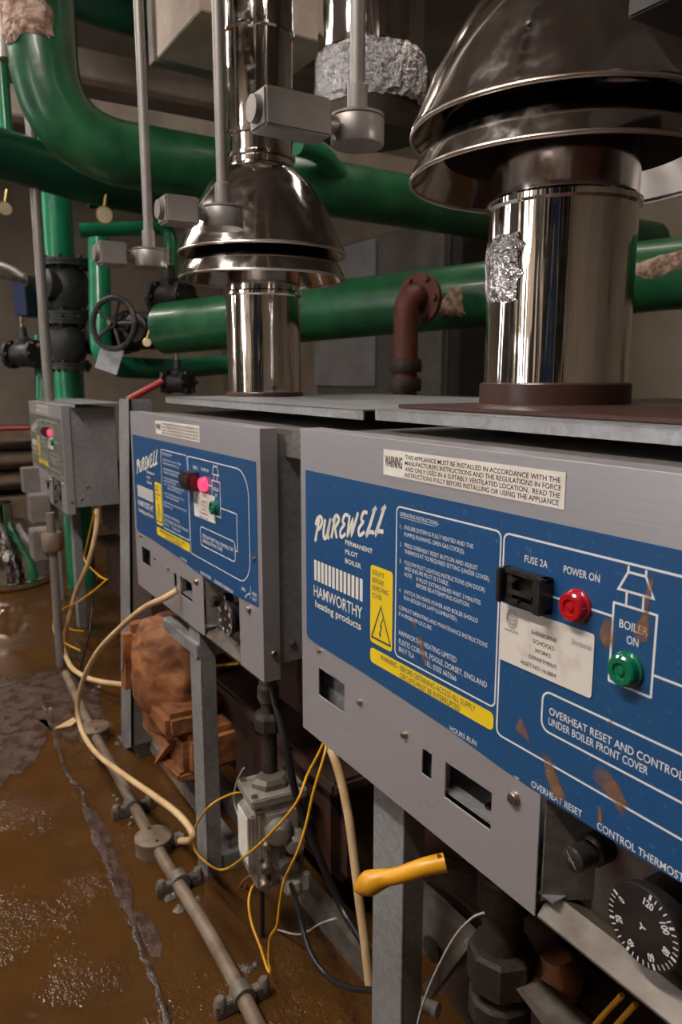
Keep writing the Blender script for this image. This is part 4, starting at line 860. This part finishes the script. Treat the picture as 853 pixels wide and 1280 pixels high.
# ------------------------------------------------------------------ hoses and wires
cable('flexible_hose', ((-1.2971,0.02,0.5623),(-1.3168,0.0,0.545),(-1.4143,-0.01,0.5019),(-1.5274,-0.03,0.431),(-1.678,-0.045,0.332),(-1.8042,-0.055,0.2211),(-1.8686,-0.06,0.1237),(-1.8289,-0.06,0.0753),(-1.683,-0.058,0.0808),(-1.4506,-0.05,0.1326),(-1.2677,-0.04,0.1734),(-1.1704,-0.035,0.1914),(-1.1252,-0.03,0.1841),(-1.1351,-0.03,0.1634),(-1.1931,-0.028,0.1279)), .0062, CREAM, 'cream flexible hose looping from the second boiler to the floor junction box', 'hose', 'cream flexible hoses')
cable('flexible_hose', ((-0.8966,0.09,0.453),(-0.8711,0.09,0.4324),(-0.8377,0.09,0.3981),(-0.8118,0.09,0.3435),(-0.7947,0.09,0.2791),(-0.7819,0.09,0.2247),(-0.7692,0.09,0.1767),(-0.7563,0.09,0.1163)), .0066, CREAM, 'cream flexible hose hanging down behind the leg of the nearest boiler', 'hose', 'cream flexible hoses')
cable('flexible_hose', ((-2.3442,0.13,0.5487),(-2.3398,0.12,0.4771),(-2.3855,0.1,0.3676),(-2.4951,0.08,0.2513),(-2.5406,0.06,0.1452),(-2.5746,0.045,0.0439),(-2.4057,0.03,0.0354),(-2.2799,0.042,0.0418),(-2.1848,0.07,0.0517),(-2.0569,0.11,0.0793)), .0080, CREAM, 'cream flexible hose dangling between the far and second boilers', 'hose', 'cream flexible hoses')
cable('thin_wire', ((-2.3235,0.115,0.5432),(-2.4481,0.115,0.4188),(-2.4977,0.115,0.3551),(-2.3302,0.115,0.3441),(-2.2225,0.115,0.3513)), .0028, YWIRE, 'yellow wire hanging from the far boiler to a short branch', 'wire', 'yellow wires')
cable('thin_wire', ((-2.1915,0.11,0.3617),(-2.275,0.09,0.3097),(-2.418,0.07,0.2401),(-2.5855,0.05,0.1712),(-2.7384,0.045,0.0857),(-2.6831,0.04,0.0462),(-2.4758,0.04,0.0818),(-2.3424,0.05,0.1033)), .0028, YWIRE, 'yellow wire curling round the hose below the far boiler', 'wire', 'yellow wires')
cable('thin_wire', ((-2.5974,0.09,0.1814),(-2.7256,0.09,0.0965),(-2.6813,0.09,0.0673),(-2.4713,0.09,0.1209)), .0028, YWIRE, 'short yellow wire loop behind the far hose', 'wire', 'yellow wires')
cable('thin_wire', ((-2.3887,0.13,0.5318),(-2.3912,0.11,0.2593),(-2.3299,0.08,0.1622),(-2.3316,0.05,0.0617),(-2.3418,0.04,0.0203)), .003, BWIRE, 'black wire behind the far hose', 'wire')
cable('thin_wire', ((-2.441,0.12,-0.0463),(-2.3893,0.12,-0.0976),(-2.2434,0.12,-0.0601),(-2.1656,0.12,-0.0347)), .002, GWIRE, 'thin grey wire on the floor left of the second boiler leg', 'wire', 'grey wires')
cable('thin_wire', ((-1.188,0.1,0.1865),(-1.1931,0.07,0.1884),(-1.1966,0.03,0.1752),(-1.2504,0.02,0.105),(-1.2593,0.02,0.0578),(-1.1964,0.02,0.0649),(-1.1102,0.02,0.103),(-0.9985,0.02,0.2014),(-0.9011,0.02,0.2992),(-0.8539,0.03,0.3617),(-0.8593,0.05,0.3934),(-0.8467,0.06,0.427),(-0.8369,0.07,0.4587)), .0021, YWIRE, 'yellow wire looping across the leg and gas valve of the second boiler', 'wire', 'yellow wires')
cable('thin_wire', ((-0.8325,0.07,0.4582),(-0.8224,0.055,0.4336),(-0.8231,0.04,0.3901),(-0.8262,0.03,0.3435),(-0.8342,0.02,0.2997),(-0.875,0.02,0.2306),(-0.892,0.02,0.1801),(-0.9041,0.02,0.1342),(-0.9273,0.02,0.0985),(-0.9346,0.02,0.0537),(-0.9296,0.02,0.036),(-0.9411,0.02,0.0345),(-0.9635,0.02,0.054),(-0.9957,0.02,0.0749),(-1.0179,0.025,0.0976),(-1.0375,0.04,0.1058),(-1.0585,0.06,0.0952)), .0021, YWIRE, 'yellow wire hanging past the gas valve to a knot near the floor', 'wire', 'yellow wires')
cable('power_cable', ((-0.9812,0.085,0.13),(-0.9095,0.06,0.1454),(-0.8549,0.04,0.1506),(-0.8087,0.03,0.1454),(-0.7645,0.03,0.1486),(-0.7116,0.03,0.1739),(-0.6592,0.04,0.2069)), .0042, BWIRE, 'black cable curving from the gas valve plug to the right', 'cable', 'black cables')
cable('power_cable', ((-1.0095,0.07,0.4631),(-0.9828,0.07,0.4225),(-0.9571,0.07,0.3735),(-0.946,0.08,0.3018),(-0.9241,0.1,0.2248),(-0.8848,0.12,0.1443),(-0.8165,0.12,0.123)), .0062, BWIRE, 'thick black cable slanting behind the gas valve', 'cable', 'black cables')
cable('thin_wire', ((-1.0416,0.06,0.118),(-1.0407,0.06,0.0653),(-1.044,0.06,-0.0113)), .0040, BWIRE, 'short black wire hanging under the gas valve', 'wire', 'black cables')
cable('thin_wire', ((-1.1226,0.08,0.0647),(-1.1751,0.08,0.0121),(-1.1922,0.08,-0.026),(-1.1789,0.08,-0.0549)), .0020, CUWIRE, 'copper capillary wire under the gas valve, outer one', 'wire', 'copper wires')
cable('thin_wire', ((-1.1199,0.085,0.0597),(-1.1643,0.085,0.0137),(-1.1848,0.085,-0.0266),(-1.1749,0.085,-0.0474)), .0020, CUWIRE, 'copper capillary wire under the gas valve, inner one', 'wire', 'copper wires')
cable('thin_wire', ((-1.1504,0.08,0.2588),(-1.1851,0.08,0.2136),(-1.1988,0.08,0.171),(-1.1818,0.08,0.1473),(-1.1537,0.08,0.1351)), .0018, GWIRE, 'thin grey wire left of the gas valve body', 'wire', 'grey wires')
cable('thin_wire', ((-1.1434,0.09,-0.062),(-1.0514,0.09,-0.0044),(-0.9618,0.09,0.0494),(-0.8952,0.09,0.1147),(-0.8471,0.09,0.1574)), .0016, GWIRE, 'thin grey wire trailing on the water below the gas valve', 'wire', 'grey wires')
cable('thin_wire', ((-0.4513,0.01,0.4672),(-0.467,0.01,0.4507),(-0.4908,0.01,0.4134),(-0.5172,0.01,0.355),(-0.538,0.01,0.2978),(-0.5504,0.01,0.2458)), .0012, GWIRE, 'thin pale wire arching down in front of the union pipe', 'wire', 'grey wires')
for k, p in enumerate((((-0.4052,0.1,0.3237),(-0.3857,0.1,0.3648),(-0.3658,0.1,0.4046)), ((-0.3814,0.1,0.3443),(-0.3654,0.1,0.3783),(-0.3517,0.1,0.4069)))):
    cable('thin_wire', p, .0026, YWIRE, ('left of the two yellow wires under the nearest panel', 'right of the two yellow wires under the nearest panel')[k], 'wire', 'yellow wires')
cable('thin_wire', ((-1.4949,0.09,0.3972),(-1.4872,0.09,0.3761),(-1.4288,0.09,0.3772),(-1.4015,0.09,0.3723),(-1.3297,0.09,0.3898),(-1.1796,0.09,0.4456)), .0026, YWIRE, 'yellow wire lying along the rusty casting under the second boiler', 'wire', 'yellow wires')
cable('thin_wire', ((-1.4464,0.07,0.4158),(-1.4084,0.07,0.412),(-1.3437,0.07,0.4241),(-1.2504,0.07,0.4524)), .0026, YWIRE, 'short yellow wire curl on the casting bracket', 'wire', 'yellow wires')

# ------------------------------------------------------------------ gas pipe and valve of second boiler
gp = Vector((-1.065,0.09,0.3837))
t = thing('gas_pipe', 'black threaded gas pipe dropping into the valve of the second boiler', 'pipe', (gp.x, gp.y, gp.z-.07))
bm = BM(); lathe(bm, [(.0135, -.02), (.0135, .07), (.0125, .07), (.0125, .22)], n=20); part('tube', bm, BLACKPIPE, t, 40)
bm = BM(); lathe(bm, [(.023, .055), (.025, .058), (.025, .078), (.020, .086)], n=8); part('union_nut', bm, BLACKPIPE, t, 30)
bm = BM(); lathe(bm, [(.016, .105), (.018, .11), (.018, .13), (.015, .135), (.015, .15), (.017, .155), (.017, .17)], n=12); part('fitting', bm, ALUD, t, 30)
gv = Vector((-1.0493,0.085,0.2052))
V = thing('gas_valve', 'grey cast aluminium gas control valve under the second boiler', 'valve', (gv.x, gv.y, gv.z), radians(-6))
V.scale = (1.0, 1.32, 1.12)
bm = BM(); box(bm, -.036, .036, -.030, .034, -.085, .058, .004); box(bm, -.040, .040, -.036, .038, .050, .064, .002); box(bm, -.030, .030, -.038, -.026, -.06, .035, .003); box(bm, -.052, -.036, -.02, .0, .045, .058, .002); part('body', bm, ALU, V, 40)
bm = BM(); lathe(bm, [(.026, .058), (.026, .072), (.020, .078)], (.0, .0, 0), n=6); part('inlet_nut', bm, ALUD, V)
bm = BM(); box(bm, .034, .042, -.022, .026, -.058, .040, .003); part('valve_front', bm, ALU, V, 40)
for nm, r, (yy, zz), m_, ln in (('regulator', .017, (-.002, .014), ALU, .030), ('solenoid', .014, (.020, -.008), ALU, .034), ('solenoid', .015, (.012, -.044), ALUD, .026), ('test_nipple', .007, (-.018, -.040), SCREW, .022), ('test_nipple', .006, (-.017, -.006), SCREW, .018), ('test_nipple', .008, (-.020, -.066), SCREW, .022)):
    bm = BM(); lathe(bm, [(r, 0), (r, ln*.7), (r*.78, ln*.8), (r*.78, ln), (r*.5, ln*1.02)], (.036, yy, zz), (1, -.25, -.06), 20); part(nm, bm, m_, V, 40)
bm = BM(); box(bm, -.026, .024, -.0392, -.0382, -.045, .03); part('rating_label', bm, WHITEP, V)
for a, b_ in ((-.03, -.03), (.03, -.03), (.03, .03), (-.03, .03)):
    bm = BM(); lathe(bm, [(.0042, .064), (.0042, .068)], (a, b_, 0), n=8); part('flange_bolt', bm, SCREW, V)
for a, c in ((-.027, .044), (.027, .044), (.03, .018), (-.028, -.03), (.0, -.078)):
    bm = BM(); lathe(bm, [(.0036, 0), (.0036, .008)], (.036, a*.95, c), (1, 0, 0), 8); part('body_bolt', bm, SCREW, V)
bm = BM(); box(bm, .030, .056, .002, .036, -.094, -.064, .003); box(bm, .050, .062, .006, .020, -.088, -.070, .002); box(bm, .036, .052, .010, .026, -.102, -.092, .002); part('plug', bm, mat('pale_plug', (.52, .48, .43), None, .5), V)

# ------------------------------------------------------------------ under the nearest boiler
up = Vector((-0.5059,0.09,0.3601))
t = thing('gas_pipe', 'dark corroded union pipe under the nearest boiler panel', 'pipe', (up.x, up.y, .0))
bm = BM(); lathe(bm, [(.0215, up.z-.42), (.0215, up.z+.12)], n=24); part('tube', bm, BLACKPIPE, t, 40)
for nm, a, b_, r, n in (('upper_collar', .045, .085, .028, 24), ('union_nut', -.045, .000, .036, 8), ('union_ring', -.085, -.055, .034, 12), ('lower_collar', .095, .12, .026, 20)):
    bm = BM(); lathe(bm, [(r*.9, a), (r, a+.004), (r, b_-.004), (r*.9, b_)], (0, 0, up.z), n=n); part(nm, bm, BLACKPIPE, t, 30)
hp = [Vector(p) for p in ((-0.5811,-0.045,0.4293), (-0.5679,-0.038,0.4423), (-0.5568,-0.028,0.4509), (-0.5432,-0.018,0.4591), (-0.5278,0.0,0.4707), (-0.5164,0.018,0.4762))]
t = thing('isolating_lever', 'yellow dipped lever handle poking out below the nearest panel', 'handle', hp[2])
bm = BM(); sweep(bm, [p-hp[2] for p in smoothpath(hp, 6)], .01, 14, lambda k: .0125*math.sqrt(min(1, .08+k*5))-(.0042*max(0, min(1, (k-.22)*4))) + .003*max(0, k-.6))
for v in bm.verts: pass
part('grip', bm, YHANDLE, t, 60)
bm = BM(); e0 = hp[-1]-hp[2]; e1 = Vector((-0.5159,0.055,0.4537))-hp[2]; dd = (e1-e0).normalized(); sd = Vector((0, 0, 1)).cross(dd).normalized()
prism(bm, [e0-dd*.01+Vector((0, 0, .006)), e1+Vector((0, 0, .006)), e1-Vector((0, 0, .006)), e0-dd*.01-Vector((0, 0, .006))], sd*.003); part('lever', bm, SCREW, t)
# brackets and braces in the dark below
t = thing('support_bracket', 'dull steel bracket plate with a hole beside the union pipe', 'bracket', (-0.6389,0.11,0.2554))
O = Vector(t.location)
bm = BM(); P = [Vector(p)-O for p in ((-0.6819,0.11,0.3229),(-0.5613,0.11,0.3217),(-0.5591,0.11,0.2764),(-0.6788,0.11,0.2149))]; prism(bm, P, (0, .004, 0)); part('plate', bm, ALUD, t)
bm = BM(); lathe(bm, [(.016, 0), (.016, .003)], Vector((-0.6412,0.107,0.2483))-O, (0, -1, 0), 20); part('hole_rim', bm, BLACKPIPE, t)
bm = BM(); P = [Vector(p)-O for p in ((-0.6515,0.1,0.191),(-0.5795,0.1,0.3069),(-0.5683,0.1,0.3065),(-0.6381,0.1,0.1807))]; prism(bm, P, (0, .012, 0)); part('brace', bm, ALUD, t)
bm = BM(); a = Vector((-0.6071,0.09,0.195))-O; lathe(bm, [(.009, 0), (.009, .03), (.007, .032)], a, (-.7, -.3, -.1), 12); part('spigot', bm, mat('white_spigot', (.5, .48, .44), None, .5), t, 40)
t = thing('brace_bar', 'flat steel brace slanting below the nearest panel', 'brace', (-0.457,0.08,0.3269))
O = Vector(t.location); bm = BM(); P = [Vector(p)-O for p in ((-0.4743,0.08,0.3355),(-0.4634,0.08,0.3421),(-0.3961,0.08,0.3335),(-0.4145,0.08,0.3174))]; prism(bm, P, (0, .03, 0)); part('bar', bm, ALUD, t)
bm = BM(); lathe(bm, [(.01, -.03), (.026, -.02), (.028, .01), (.015, .03)], (-0.4685,0.13,0.3265), (0, 0, 1), 12, .1); tag(part('rusty_lug', bm, CAST, None, 40), 'orange rusty lug on the casting below the nearest panel', 'lug')
